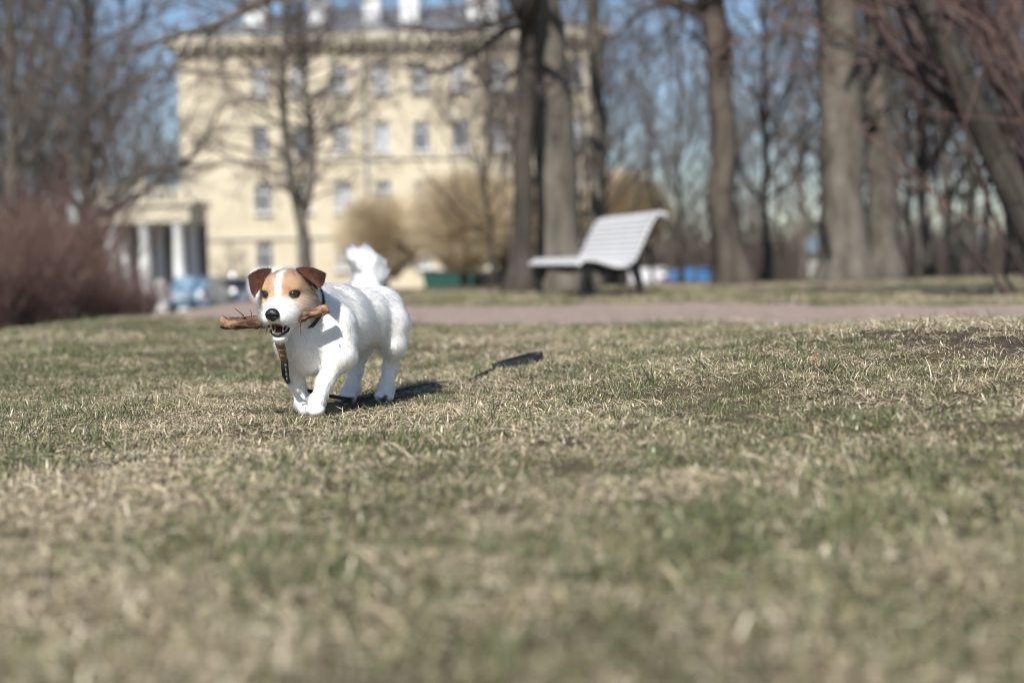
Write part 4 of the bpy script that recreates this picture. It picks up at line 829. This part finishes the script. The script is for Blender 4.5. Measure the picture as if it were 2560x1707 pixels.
    for k, px, d, s in ((3, 1500, 44, 1.0), (1, 1562, 40, 1.0), (3, 1600, 60, 1.0), (1, 1757, 27, 0.95), (3, 1790, 44, 1.1), (2, 1850, 70, 1.0), (1, 1885, 38, 1.0), (3, 2095, 30, 1.0), (1, 2140, 25, 1.1), (0, 2190, 34, 1.0), (2, 2230, 45, 1.0), (3, 2265, 28, 1.0), (1, 2310, 38, 1.1), (0, 2350, 30, 1.0), (2, 2120, 60, 1.0), (3, 2200, 50, 1.3), (1, 1700, 62, 1.0), (3, 1640, 46, 1.0), (3, 1960, 40, 1.2), (0, 2050, 44, 1.1), (1, 2420, 30, 1.1), (2, 2480, 40, 1.0), (3, 1135, 32, 0.95), (3, 1345, 36, 1.1), (1, 1310, 44, 0.9), (1, 1160, 52, 0.9), (3, 1255, 30, 0.95), (1, 1395, 31, 0.8)): place(k, px, d, s, rl, RG)
    for k, px, d, s in ((2, 380, 105, 1.2), (0, 340, 112, 1.2), (0, 620, 118, 1.35), (2, 860, 120, 1.25), (1, 1010, 117, 1.6), (2, 1210, 116, 1.3), (0, 1330, 112, 1.3), (2, 1440, 100, 0.75), (0, 1545, 95, 0.8), (2, 1730, 98, 0.8), (0, 1850, 92, 0.85), (2, 1990, 95, 1.05), (0, 2110, 90, 1.0), (2, 2230, 96, 1.1), (0, 2330, 92, 1.1), (2, 60, 95, 1.2), (0, 170, 100, 1.2), (2, 250, 92, 1.1), (1, 1640, 90, 0.9), (1, -40, 90, 1.4)): place(k, px, d, s, fl if px < 1400 else 'far bare tree at the back of the wood beyond the bench', FG)

    # clipped yellow willow balls on short trunks
    wm = mat('yellow_twig', [(0.50, 0.40, 0.265), (0.64, 0.53, 0.365), (0.70, 0.60, 0.44)], scale=2, rough=0.8)
    def ball_mesh(seed, R=1.0):
        t = Tree(seed); r = t.r; N = 3400
        u = r.uniform(-0.8, 1, N); a = r.uniform(0, 2 * np.pi, N); s_ = np.sqrt(1 - u * u); tip = np.stack([s_ * np.cos(a) * 1.08, s_ * np.sin(a) * 1.08, u * 0.95], 1) * R * (0.70 + 0.34 * r.uniform(size=N) ** 0.6)[:, None]
        root = tip * r.uniform(0.05, 0.35, N)[:, None] + np.array([0, 0, -0.8 * R]) * r.uniform(0.4, 1, N)[:, None]; tt = np.linspace(0, 1, 5)
        C = (tip - root); mid = np.array([0, 0, 0.16 * R]) ; pts = root[:, None] + C[:, None] * tt[None, :, None] + (r.normal(0, 0.05 * R, (N, 3)) + mid)[:, None] * (np.sin(tt * np.pi))[None, :, None]
        V, Q = tubes(pts, np.repeat(np.linspace(0.011, 0.0035, 5)[None], N, 0), 3); crown = mesh_arrays('crown', V, Q)
        q = MB(); q.tube([(0, 0, -2.3 * R), (0.03, 0, -1.6 * R), (0, 0.02, -1.0 * R), (0, 0, -0.6 * R)], [0.2, 0.14, 0.14, 0.18], 9, noise=0.1)
        for k in range(12):
            aa = k * 2.4; e = r.uniform(0.2, 0.9); dv = nrm([math.cos(aa), math.sin(aa), e]); q.tube([np.array([0, 0, -0.75 * R]), dv * 0.3 * R + [0, 0, -0.45 * R], dv * 0.6 * R + [0, 0, -0.15 * R]], [0.07, 0.05, 0.03], 6)
        return crown, q.mesh('trunk', True)
    cr_, tk_ = ball_mesh(31); cr2, tk2 = ball_mesh(32)
    for k, (px, py, d, R, lab) in enumerate(((1062, 505, 46, 1.92, 'rounded yellow-brown willow ball, tallest of those before the yellow house'), (878, 540, 47, 1.62, 'low rounded willow ball behind the dog\'s tail'), (1180, 515, 50, 1.95, 'rounded willow ball half hidden behind the two trunks by the bench'), (1428, 486, 44, 1.55, 'round yellow willow ball showing above the white bench back'))):
        c = D(px, py, d); g = gz(c[0], c[1]); o = empty('willow_ball', (c[0], c[1], g)); tag(o, lab, 'clipped tree', 'clipped willow balls in front of the yellow house')
        a = obj('crown', cr_ if k % 2 == 0 else cr2, wm, o); a.location = (0, 0, c[2] - g); a.scale = (R, R, R * 0.98); a.rotation_euler = (0, 0, k * 1.3)
        b = obj('trunk', tk_ if k % 2 == 0 else tk2, dark, o); b.location = (0, 0, c[2] - g); b.scale = (1, 1, max(1.0, (c[2] - g) / 2.2))

    # red-twigged dogwood thickets
    rm = mat('red_twig', [(0.10, 0.055, 0.046), (0.15, 0.085, 0.07), (0.20, 0.14, 0.12)], scale=2, rough=0.75); bm = mat('shrub_stem', [(0.065, 0.048, 0.042), (0.12, 0.09, 0.078)], scale=3, rough=0.9)
    def thicket(seed, h, n, spread, lean=(0, 0), rmin=0.004):
        t = Tree(seed)
        for k in range(n):
            a = t.r.uniform(0, 6.28); rr = t.r.uniform(0, 0.25 * h); t.grow((rr * math.cos(a), rr * math.sin(a), -0.1), (spread * math.cos(a) + lean[0], spread * math.sin(a) + lean[1], 1), h * t.r.uniform(0.6, 1.1), 0.016, 1, 3, kids=(5, 7, 5), rmin=rmin, spread=0.45, up=0.14, wob=0.16)
        return t
    sh = None
    for k, (px, d, s) in enumerate(((20, 16.5, 0.55), (130, 17.5, 0.72), (225, 19, 0.62), (295, 20, 0.48), (75, 21, 1.0), (175, 23, 1.15), (255, 25, 0.85), (-60, 16, 0.7), (20, 26, 1.45), (325, 27, 0.55))):
        x = (px * SW / 2352 - SW / 2) / FPX * d; z = gz(x, d); lab = ('low ' if s < 0.6 else 'tall ' if s > 0.95 else '') + 'reddish bare twig shrub ' + ('on the lawn edge' if d < 20.5 else 'in the second row behind the lawn edge') + (' beside the portico' if px > 210 else ''); grp = 'red twig shrubs, ' + lab
        if sh is None:
            sh = empty('dogwood_shrub', (x, d, z)); tag(sh, lab, 'shrub', grp); ms = thicket(51, 1.75, 30, 0.42).meshes(np.zeros(3)); obj('stems', ms['limb'], bm, sh); obj('twigs', ms['twig'], rm, sh); sh.scale = (s, s, s)
        else: copy_tree(sh, (x, d, z), k * 1.7, (s * 1.05, s * 1.05, s * (0.85, 1.25, 1.0)[k % 3]), lab, grp)
    t = thicket(61, 3.3, 9, 0.36, (-0.20, -0.02), rmin=0.0026); x, y = 4.15, 9.9; o = empty('dogwood_shrub', (x, y, gz(x, y))); tag(o, 'tall dark red twig shrub leaning over the lawn across the path from the dog', 'shrub')
    for k in range(5): t.grow((0.1 * k - .2, 0.05 * k, -0.1), (-0.34 - 0.05 * k, 0.06, 1), 4.5, 0.05, 0, 3, kids=(7, 5, 4), rmin=0.0028, spread=0.55, up=0.0, wob=0.10)
    lw = spline([D(2450, 640, 10.2), D(2385, 560, 10.1), D(2300, 380, 10.0), D(2215, 200, 9.9), D(2150, 60, 9.8), D(2090, -90, 9.8)], 24) - np.array([x, y, gz(x, y)]); lw[0, 2] = min(lw[0, 2], -0.05); q = MB(); q.tube(lw, np.linspace(0.13, 0.07, 24), 10, noise=0.1, seed=9); q.build('trunk', dark, o, smooth=True)
    ms = t.meshes(np.zeros(3)); obj('stems', ms['limb'], mat('dark_red_stem', [(0.035, 0.022, 0.02), (0.07, 0.04, 0.036)], scale=4, rough=0.8), o); obj('twigs', ms['twig'], rm, o)
    # undergrowth of the far wood: one brown mass
    t = Tree(91)
    N = 15000; xs = t.r.uniform(-62, 62, N); ys = t.r.uniform(84, 128, N); ok = (xs < -19.8) | (xs > 6.5); xs = xs[ok]; ys = ys[ok]; N = len(xs); hh = t.r.uniform(1.5, 6.5, N) * (0.75 + 0.45 * vnoise(xs * .16, ys * .16, 4)); k = 4; tt = np.linspace(0, 1, k)
    z0 = ground_z(xs, ys) - 0.1; dirs = np.stack([t.r.normal(0, .28, N), t.r.normal(0, .28, N), np.ones(N)], 1); pts = np.stack([xs, ys, z0], 1)[:, None] + dirs[:, None] * hh[:, None, None] * tt[None, :, None] + t.r.normal(0, 0.15, (N, k, 3)) * tt[None, :, None]
    V, Q = tubes(pts, np.repeat(np.linspace(0.05, 0.022, k)[None], N, 0), 3); tag(obj('undergrowth', mesh_arrays('undergrowth', V, Q), bm), 'brown leafless undergrowth filling the far edge of the park', 'undergrowth', kind='stuff')

# ------------------------------------------------------------------ houses
def build_house():
    Y = 80.0; x0, x1 = -18.3, 5.1; zb = -2.1; zt = 12.55; dep = 13.0
    root = empty('yellow_house', ((x0 + x1) / 2, Y, zb)); tag(root, 'cream yellow four storey house with white chimneys and bracketed cornice', 'house'); org = np.array(root.location)
    wall = mat('yellow_render', [(0.50, 0.435, 0.315), (0.60, 0.53, 0.395), (0.66, 0.59, 0.455)], scale=0.35, rough=0.9, bump=0.01, bscale=6); trim = mat('pale_stucco_trim', [(0.54, 0.485, 0.37), (0.62, 0.565, 0.45)], scale=1.2, rough=0.9)
    white = mat('white_joinery', (0.74, 0.74, 0.74), scale=4, rough=0.5); roofm = mat('grey_metal_roof', [(0.16, 0.17, 0.185), (0.25, 0.26, 0.28)], scale=1.5, rough=0.55, metallic=0.3); chim = mat('whitewashed_chimney', [(0.62, 0.62, 0.62), (0.78, 0.78, 0.78)], scale=2, rough=0.8)
    gl, nt, b = new_mat('window_glass'); b.inputs['Base Color'].default_value = (0.06, 0.07, 0.085, 1); b.inputs['Roughness'].default_value = 0.06; b.inputs['Specular IOR Level'].default_value = 0.9
    glv = [gl, gl, mat('curtained_glass', [(0.20, 0.21, 0.23), (0.34, 0.35, 0.37)], scale=3, rough=0.12), mat('net_curtained_glass', [(0.27, 0.28, 0.30), (0.40, 0.41, 0.43)], scale=3, rough=0.15)]
    cols = [-13.75, -11.5, -9.3, -7.0, -4.8, -2.65, -0.45, 1.75, 3.9]; rows = [10.6, 7.29, 4.03, 0.75]; ww, wh, th = 0.92, 1.62, 0.35
    q = MB(); zs = [zb]
    for zc in rows[::-1]: zs += [zc - wh / 2, zc + wh / 2]
    zs.append(zt)
    for i in range(0, len(zs), 2): q.bx(x0, x1, Y, Y + th, zs[i], zs[i + 1])
    for zc in rows:
        e = [x0] + [v for c in cols for v in (c - ww / 2, c + ww / 2)] + [x1]
        for i in range(0, len(e), 2): q.bx(e[i], e[i + 1], Y, Y + th, zc - wh / 2, zc + wh / 2)
    q.build('facade', wall, root, org=org)
    q = MB(); q.bx(x0, x0 + th, Y + th, Y + dep, zb, zt); q.bx(x1 - th, x1, Y + th, Y + dep, zb, zt); q.bx(x0 + th, x1 - th, Y + dep - th, Y + dep, zb, zt); q.build('side_wall', wall, root, org=org)
    q = MB(); q.bx(x0 + th + .01, x1 - th - .01, Y + 1.2, Y + 1.3, zb, zt - .1); q.build('inner_wall', mat('dim_interior', (0.30, 0.28, 0.26), scale=1), root, org=org)
    q = MB(); q.bx(x0 - 0.75, x1 + 0.75, Y - 0.75, Y + dep + .75, zt + 0.003, zt + 0.42); q.bx(x0 - 0.35, x1 + 0.35, Y - 0.35, Y - 0.004, zt - 0.38, zt); cor = q.build('cornice', trim, root, org=org)
    n = 38; br = MB(); br.box((0, 0, 0), (0.09, 0.16, 0.17)); bme = br.mesh('bracket')
    for k in range(n): o = obj('bracket', bme, trim, cor); o.location = np.array([x0 + 0.3 + k * (x1 - x0 - 0.6) / (n - 1), Y - 0.55, zt - 0.172]) - org
    for z, h, nm in ((6.05, 0.28, 'string_course'), (1.75, 0.34, 'string_course')): q = MB(); q.bx(x0 - 0.12, x1 + 0.12, Y - 0.14, Y - 0.003, z, z + h); q.build(nm, trim, root, org=org)
    q = MB(); q.bx(x0 - 0.1, x1 + 0.1, Y - 0.12, Y - 0.003, zb, zb + 0.9); q.build('plinth', mat('grey_plinth', (0.34, 0.32, 0.29), scale=1), root, org=org)
    fm = MB(); t = 0.07
    fm.bx(-ww / 2, -ww / 2 + t, 0, 0.08, -wh / 2, wh / 2); fm.bx(ww / 2 - t, ww / 2, 0, 0.08, -wh / 2, wh / 2); fm.bx(-ww / 2 + t, ww / 2 - t, 0, 0.08, wh / 2 - t, wh / 2); fm.bx(-ww / 2 + t, ww / 2 - t, 0, 0.08, -wh / 2, -wh / 2 + t); fm.bx(-0.035, 0.035, 0.004, 0.07, -wh / 2 + t, wh / 2 - t); fm.bx(-ww / 2 + t, -0.035, 0.006, 0.07, 0.30, 0.37); fm.bx(0.035, ww / 2 - t, 0.006, 0.07, 0.30, 0.37)
    fme = fm.mesh('frame'); pm = MB(); pm.bx(-ww / 2 + t - .01, ww / 2 - t + .01, 0.03, 0.045, -wh / 2 + t - .01, wh / 2 - t + .01); pme = pm.mesh('pane'); sl = MB(); sl.bx(-ww / 2 - 0.1, ww / 2 + 0.1, -0.42, -0.16, -0.09, 0.0); sme = sl.mesh('sill')
    cu = MB(); cu.bx(-ww / 2 + 0.08, -0.05, 0.16, 0.18, -0.7, 0.7); cu.bx(0.12, ww / 2 - 0.1, 0.16, 0.18, -0.7, 0.7); cme = cu.mesh('curtain'); cm = mat('net_curtain', (0.62, 0.62, 0.62), scale=3, rough=0.9)
    for zc in rows:
        for c in cols:
            w = empty_child('window', root); w.location = np.array([c, Y + 0.16, zc]) - org; obj('frame', fme, white, w); obj('pane', pme.copy(), glv[int(rng.integers(0, 4))], w); s = obj('sill', sme, white, w); s.location = (0, 0, -wh / 2 - 0.004)
    for k, xk in enumerate((-7.9, 0.6)): q = MB(); q.tube([(xk, Y - 0.12, zb), (xk, Y - 0.12, zt - 0.4)], [0.07, 0.07], 8); q.build('drainpipe', roofm, root, smooth=True, org=org)
    # roof: low hipped metal roof with a parapet rail and chimneys
    a = 0.6; zr = zt + 0.424; V = [(x0 - a, Y - a, zr), (x1 + a, Y - a, zr), (x1 + a, Y + dep + a, zr), (x0 - a, Y + dep + a, zr), (x0 + 6, Y + dep / 2, zr + 2.6), (x1 - 6, Y + dep / 2, zr + 2.6)]
    roof = obj('roof', mesh_arrays('roof', local(V, org), [[0, 1, 5, 4], [2, 3, 4, 5]], [[1, 2, 5], [3, 0, 4]], smooth=False), roofm, root)
    q = MB(); q.bx(x0 - .5, x1 + .5, Y - .42, Y - .36, zr + 0.50, zr + 0.56)
    for k in range(26): xx = x0 - .4 + k * (x1 - x0 + .8) / 25; q.bx(xx - .03, xx + .03, Y - .415, Y - .365, zr, zr + 0.5)
    q.build('parapet_rail', roofm, roof, org=org)
    for px, h, w in ((612, 2.7, 0.62), (757, 2.0, 0.48), (876, 2.6, 0.45), (962, 2.9, 0.5), (1125, 2.6, 0.85)):
        xx = (px * SW / 2352 - SW / 2) / FPX * (Y + 2.2); q = MB(); q.bx(xx - w, xx + w, Y + 1.7, Y + 2.8, zr + 0.2, zr + h); q.bx(xx - w - .1, xx + w + .1, Y + 1.6, Y + 2.9, zr + h + .002, zr + h + .18); q.build('chimney', chim, roof, org=org)
    # doorway awning with dark gate on the street side
    # portico with white columns
    Yp = 62.0; pc = -15.85; zg = gz(pc, Yp) - 0.1; pr = empty('portico', (pc, Yp, zg)); og = np.array(pr.location); tag(pr, 'small cream portico with white round columns beside the yellow house', 'portico'); cw = mat('white_column', (0.74, 0.735, 0.72), scale=3, rough=0.7)
    xs = [(v - SW / 2) / FPX * Yp for v in (288, 371, 455)]; zl = 2.25
    for xx in xs:
        for yy in (Yp, Yp + 2.6):
            q = MB(); h = zl - zg; q.lathe([(0.0, 0), (0.36, 0), (0.36, 0.12), (0.29, 0.2), (0.27, 0.25), (0.26, h * .5), (0.225, h - .3), (0.25, h - .26), (0.33, h - .12), (0.33, h), (0, h)], (xx, yy, zg), 20); q.build('column', cw, pr, smooth=True, org=og)
    q = MB(); q.bx(xs[0] - .5, xs[-1] + .6, Yp - .4, Yp + 3.0, zl + .003, zl + .72); en = q.build('entablature', trim, pr, org=og); q = MB(); q.bx(xs[0] - .68, xs[-1] + .78, Yp - .58, Yp + 3.18, zl + .725, zl + .92); q.build('cornice', trim, pr, org=og)
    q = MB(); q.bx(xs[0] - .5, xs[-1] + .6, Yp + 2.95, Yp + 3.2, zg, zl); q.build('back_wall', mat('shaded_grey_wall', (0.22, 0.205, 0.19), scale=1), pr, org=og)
    q = MB(); q.lathe([(0, 0), (0.08, 0), (0.11, 0.1), (0.06, 0.3), (0.09, 0.42), (0, 0.42)], (0, 0, 0), 10); bme = q.mesh('baluster', True)
    for k in range(12): o = obj('baluster', bme, trim, pr); o.location = np.array([xs[0] - .3 + k * (xs[-1] - xs[0] + .7) / 11, Yp - .3, zl + .923]) - og
    q = MB(); q.bx(xs[0] - .5, xs[-1] + .6, Yp - .42, Yp - .18, zl + 1.345, zl + 1.45); q.build('balustrade_rail', trim, pr, org=og)
    for xx in (xs[0] - .3, xs[1], xs[2] + .35): q = MB(); q.bx(xx - .17, xx + .17, Yp - .46, Yp - .14, zl + .925, zl + 1.50); q.lathe([(0, 0), (0.1, 0), (0.08, 0.06), (0.17, 0.16), (0.19, 0.24), (0.15, 0.34), (0, 0.38)], (xx, Yp - .3, zl + 1.50), 12); q.build('finial', trim, pr, org=og)

# ------------------------------------------------------------------ vehicles and street things
def car(name, label, loc, rz, body_col, L=4.2, H=1.45, W=1.7, van=False, group=None):
    root = empty(name, loc, rz); tag(root, label, 'van' if van else 'car', group)
    paint = mat(name + '_paint', body_col, scale=2, rough=0.25, coat=0.6); glass = mat('car_glass', (0.02, 0.025, 0.03), rough=0.05, spec=0.8); rub = mat('tyre_rubber', (0.02, 0.02, 0.02), rough=0.9); al = mat('wheel_alloy', (0.5, 0.5, 0.5), rough=0.3, metallic=1.0); lampm = mat('lamp_chrome', (0.9, 0.9, 0.88), rough=0.16, metallic=1.0); red = mat('tail_lamp', (0.35, 0.02, 0.02), rough=0.2)
    pr = [(-L / 2, 0.35), (-L / 2 - .03, 0.62), (-L / 2 + .05, H * .62), (-L * .42, H * .95), (-L * .36, H), (L * .30, H), (L * .40, H * .93), (L * .47, H * .60), (L / 2, H * .5), (L / 2 + .02, 0.4), (L / 2 - .1, 0.28), (-L / 2 + .1, 0.28)] if van else \
         [(-L / 2, 0.4), (-L / 2 - .02, 0.62), (-L / 2 + .1, H * .62), (-L * .36, H * .9), (-L * .25, H), (L * .06, H), (L * .22, H * .70), (L * .28, H * .64), (L * .45, H * .55), (L / 2, H * .42), (L / 2 + .01, 0.38), (L / 2 - .1, 0.26), (-L / 2 + .1, 0.26)]
    n = len(pr); rows = []
    for y, sx in ((-W / 2, 0.97), (-W / 2 * .97, 1.0), (W / 2 * .97, 1.0), (W / 2, 0.97)):
        rows.append([(x * (sx if abs(y) == W / 2 else 1), y * (1 if z < H * .65 else 0.86), z) for x, z in pr])
    V = np.array(rows).reshape(-1, 3); Q = [[i * n + j, i * n + (j + 1) % n, (i + 1) * n + (j + 1) % n, (i + 1) * n + j] for i in range(3) for j in range(n)]; me = bpy.data.meshes.new('body'); me.from_pydata([tuple(v) for v in V], [], [tuple(q) for q in Q] + [tuple(range(n - 1, -1, -1)), tuple(range(3 * n, 4 * n))]); me.update(); obj('body', me, paint, root)
    for s in (-1, 1):
        for (a, b) in (((-.33, -.06), (-.04, .19)) if not van else ((-.38, -.1), (-.06, .12), (.15, .33))):
            y = s * (W / 2 * .905); q = MB(); xa, xb = a * L, b * L; zt = H * .93; zb_ = H * .66
            ins = 0.10 * L if (not van and b > .1) else 0.02
            V = [(xa, y * 1.03, zb_), (xb, y * 1.03, zb_), (xb - ins, y * .955, zt), (xa + .02 + (0.05 * L if a < -.3 and not van else 0), y * .955, zt)]; V += [(p[0], p[1] - s * .02, p[2]) for p in V]; q.add(V, [[0, 1, 2, 3], [7, 6, 5, 4], [0, 4, 5, 1], [1, 5, 6, 2], [2, 6, 7, 3], [3, 7, 4, 0]]); q.build('side_window', glass, root)
    for sx in (-1, 1):
        for sy in (-1, 1):
            w = empty_child('wheel', root); w.location = (sx * L * .31, sy * (W / 2 - .08), 0.31); q = MB(); a = [(0.2, -.1), (0.30, -.1), (0.32, -.06), (0.32, .06), (0.30, .1), (0.2, .1), (0.2, -.1)]; q.lathe(a, (0, 0, 0), 20); t = q.build('tyre', rub, w, smooth=True); t.rotation_euler = (math.pi / 2, 0, 0)
            q = MB(); q.lathe([(0, -.09), (0.1, -.1), (0.2, -.085), (0.2, .085), (0.1, .1), (0, .09)], (0, 0, 0), 16); t = q.build('rim', al, w, smooth=True); t.rotation_euler = (math.pi / 2, 0, 0)
    for s in (-1, 1):
        q = MB(); q.lathe([(0.0, .09), (.05, .08), (.09, .045), (.11, 0), (0, 0)], (0, 0, 0), 14); h = q.build('headlight', lampm, root, smooth=True); h.location = (L / 2 - .05, s * W * .36, 0.68); h.rotation_euler = (0, math.pi / 2, 0)
        q = MB(); q.box((-L / 2 - .01, s * W * .42, 0.82), (.03, .09, .14)); q.build('tail_light', red, root)
    return root
def build_street():
    def at(px, d): x = (px * SW / 2352 - SW / 2) / FPX * d; return (x, d, gz(x, d))
    car('parked_car', 'light blue car parked nose in at the portico corner of the yellow house', at(466, 60), math.radians(86), (0.27, 0.42, 0.54), L=4.2, H=1.5)
    car('parked_car', 'dark blue car with chrome headlights parked between the light blue car and the white van', at(541, 67.5), math.radians(-86), (0.10, 0.13, 0.18), H=1.5)
    car('parked_van', 'white van parked before the yellow house behind the dog\'s head', at(642, 69), math.radians(-95), (0.75, 0.76, 0.78), L=4.6, H=1.95, van=True)
    car('parked_car', 'bright blue car far off between the bench and the crooked trunk', at(1612, 74), math.radians(10), (0.06, 0.16, 0.34), L=3.9, H=1.4)
    car('parked_car', 'white car half hidden by the white bench in the far wood', at(1512, 80), math.radians(15), (0.7, 0.7, 0.72), L=3.9, H=1.4)
    # added post: two convex domes throw the sun back as round glints
    x, y, z = at(537, 55.5); r = empty('added_glint_post', (x, y, z)); tag(r, 'added post with two shiny domes standing in for sun glints by the light blue car', 'post'); q = MB(); q.tube([(0, .06, -.1), (0, .06, 1.9)], [.035, .035], 8); q.build('post', mat('dark_post', (.08, .08, .085)), r, smooth=True); chrome = mat('polished_steel', (.9, .9, .9), rough=0.24, metallic=1.0)
    for h in (-0.03, -0.66):
        Rr = 0.25; th = np.linspace(0, 0.42, 7); q = MB(); q.lathe([(Rr * math.sin(v), Rr * math.cos(v) - Rr * math.cos(.42)) for v in th], (0, 0, 0), 20); m_ = q.build('glint_dome', chrome, r, smooth=True); m_.location = (0, 0, h - z); m_.rotation_euler = Vector((-0.11, -0.92, 0.40)).to_track_quat('Z', 'Y').to_euler()
    # green refuse container under the willow balls
    x, y, z = at(1035, 55); r = empty('refuse_container', (x, y, z)); tag(r, 'dark green refuse container standing under the tallest willow ball', 'container'); gm = mat('green_container_paint', (0.02, 0.085, 0.07), scale=3, rough=0.5); dk = mat('black_plastic_lid', (0.02, 0.02, 0.022), rough=0.5)
    q = MB(); V = [(-.85, -.5, .15), (.85, -.5, .15), (.85, .5, .15), (-.85, .5, .15), (-1.0, -.62, 1.15), (1.0, -.62, 1.15), (1.0, .62, 1.15), (-1.0, .62, 1.15)]; q.add(V, [[0, 1, 5, 4], [1, 2, 6, 5], [2, 3, 7, 6], [3, 0, 4, 7], [3, 2, 1, 0]]); q.build('bin_body', gm, r)
    for k in range(4): q = MB(); xx = -.66 + k * .44; q.box((xx, -.575, .66), (.03, .04, .46)); q.build('rib', gm, r)
    q = MB(); q.bx(-1.04, 1.04, -.66, .66, 1.153, 1.24); q.build('lid', dk, r)
    for sx in (-1, 1):
        for sy in (-1, 1): q = MB(); q.lathe([(0, -.04), (.09, -.04), (.09, .04), (0, .04)], (0, 0, 0), 12); w = q.build('wheel', dk, r); w.location = (sx * .7, sy * .4, .09); w.rotation_euler = (math.pi / 2, 0, 0)
    x, y, z = at(1120, 56); r = empty('refuse_container', (x, y, z)); tag(r, 'black refuse container next to the dark green one', 'container'); q = MB(); q.add(V, [[0, 1, 5, 4], [1, 2, 6, 5], [2, 3, 7, 6], [3, 0, 4, 7], [3, 2, 1, 0]]); q.build('bin_body', dk, r); q = MB(); q.bx(-1.04, 1.04, -.66, .66, 1.153, 1.24); q.build('lid', mat('grey_lid', (0.1, 0.1, 0.1)), r)
    # lamp post and park sign
    x, y, z = at(1872, 44); r = empty('park_sign', (x, y, z)); r.scale = (.7, 1, .95); tag(r, 'small pale blue sign board on a post left of the massive trunk', 'sign'); q = MB(); q.tube([(0, 0, -.1), (0, 0, 1.75)], [.03, .03], 8); q.build('post', mat('grey_post', (.3, .3, .3)), r, smooth=True)
    q = MB(); q.box((0, -.05, 1.45), (.30, .012, .24)); q.build('board', mat('pale_blue_board', (.26, .34, .42), scale=3, rough=.5), r); q = MB(); q.box((0, -.055, .62), (.24, .012, .3)); q.build('notice', mat('cream_notice', (.40, .39, .34), scale=6, rough=.6), r)
    x, y, z = at(2262, 33); r = empty('white_post', (x, y, z)); tag(r, 'short white marker post among the trees past the forked trunk', 'post'); q = MB(); q.lathe([(0, 0), (.12, 0), (.12, .1), (.085, .2), (.085, 1.0), (.1, 1.05), (.06, 1.15), (0, 1.17)], (0, 0, 0), 12); q.build('shaft', mat('white_post_paint', (.72, .72, .72)), r, smooth=True)

# ------------------------------------------------------------------ assemble
build_ground()
build_path()
build_house()
build_trees()
build_street()
build_bench()
build_grass()
build_dog(); build_stick(); build_leash()
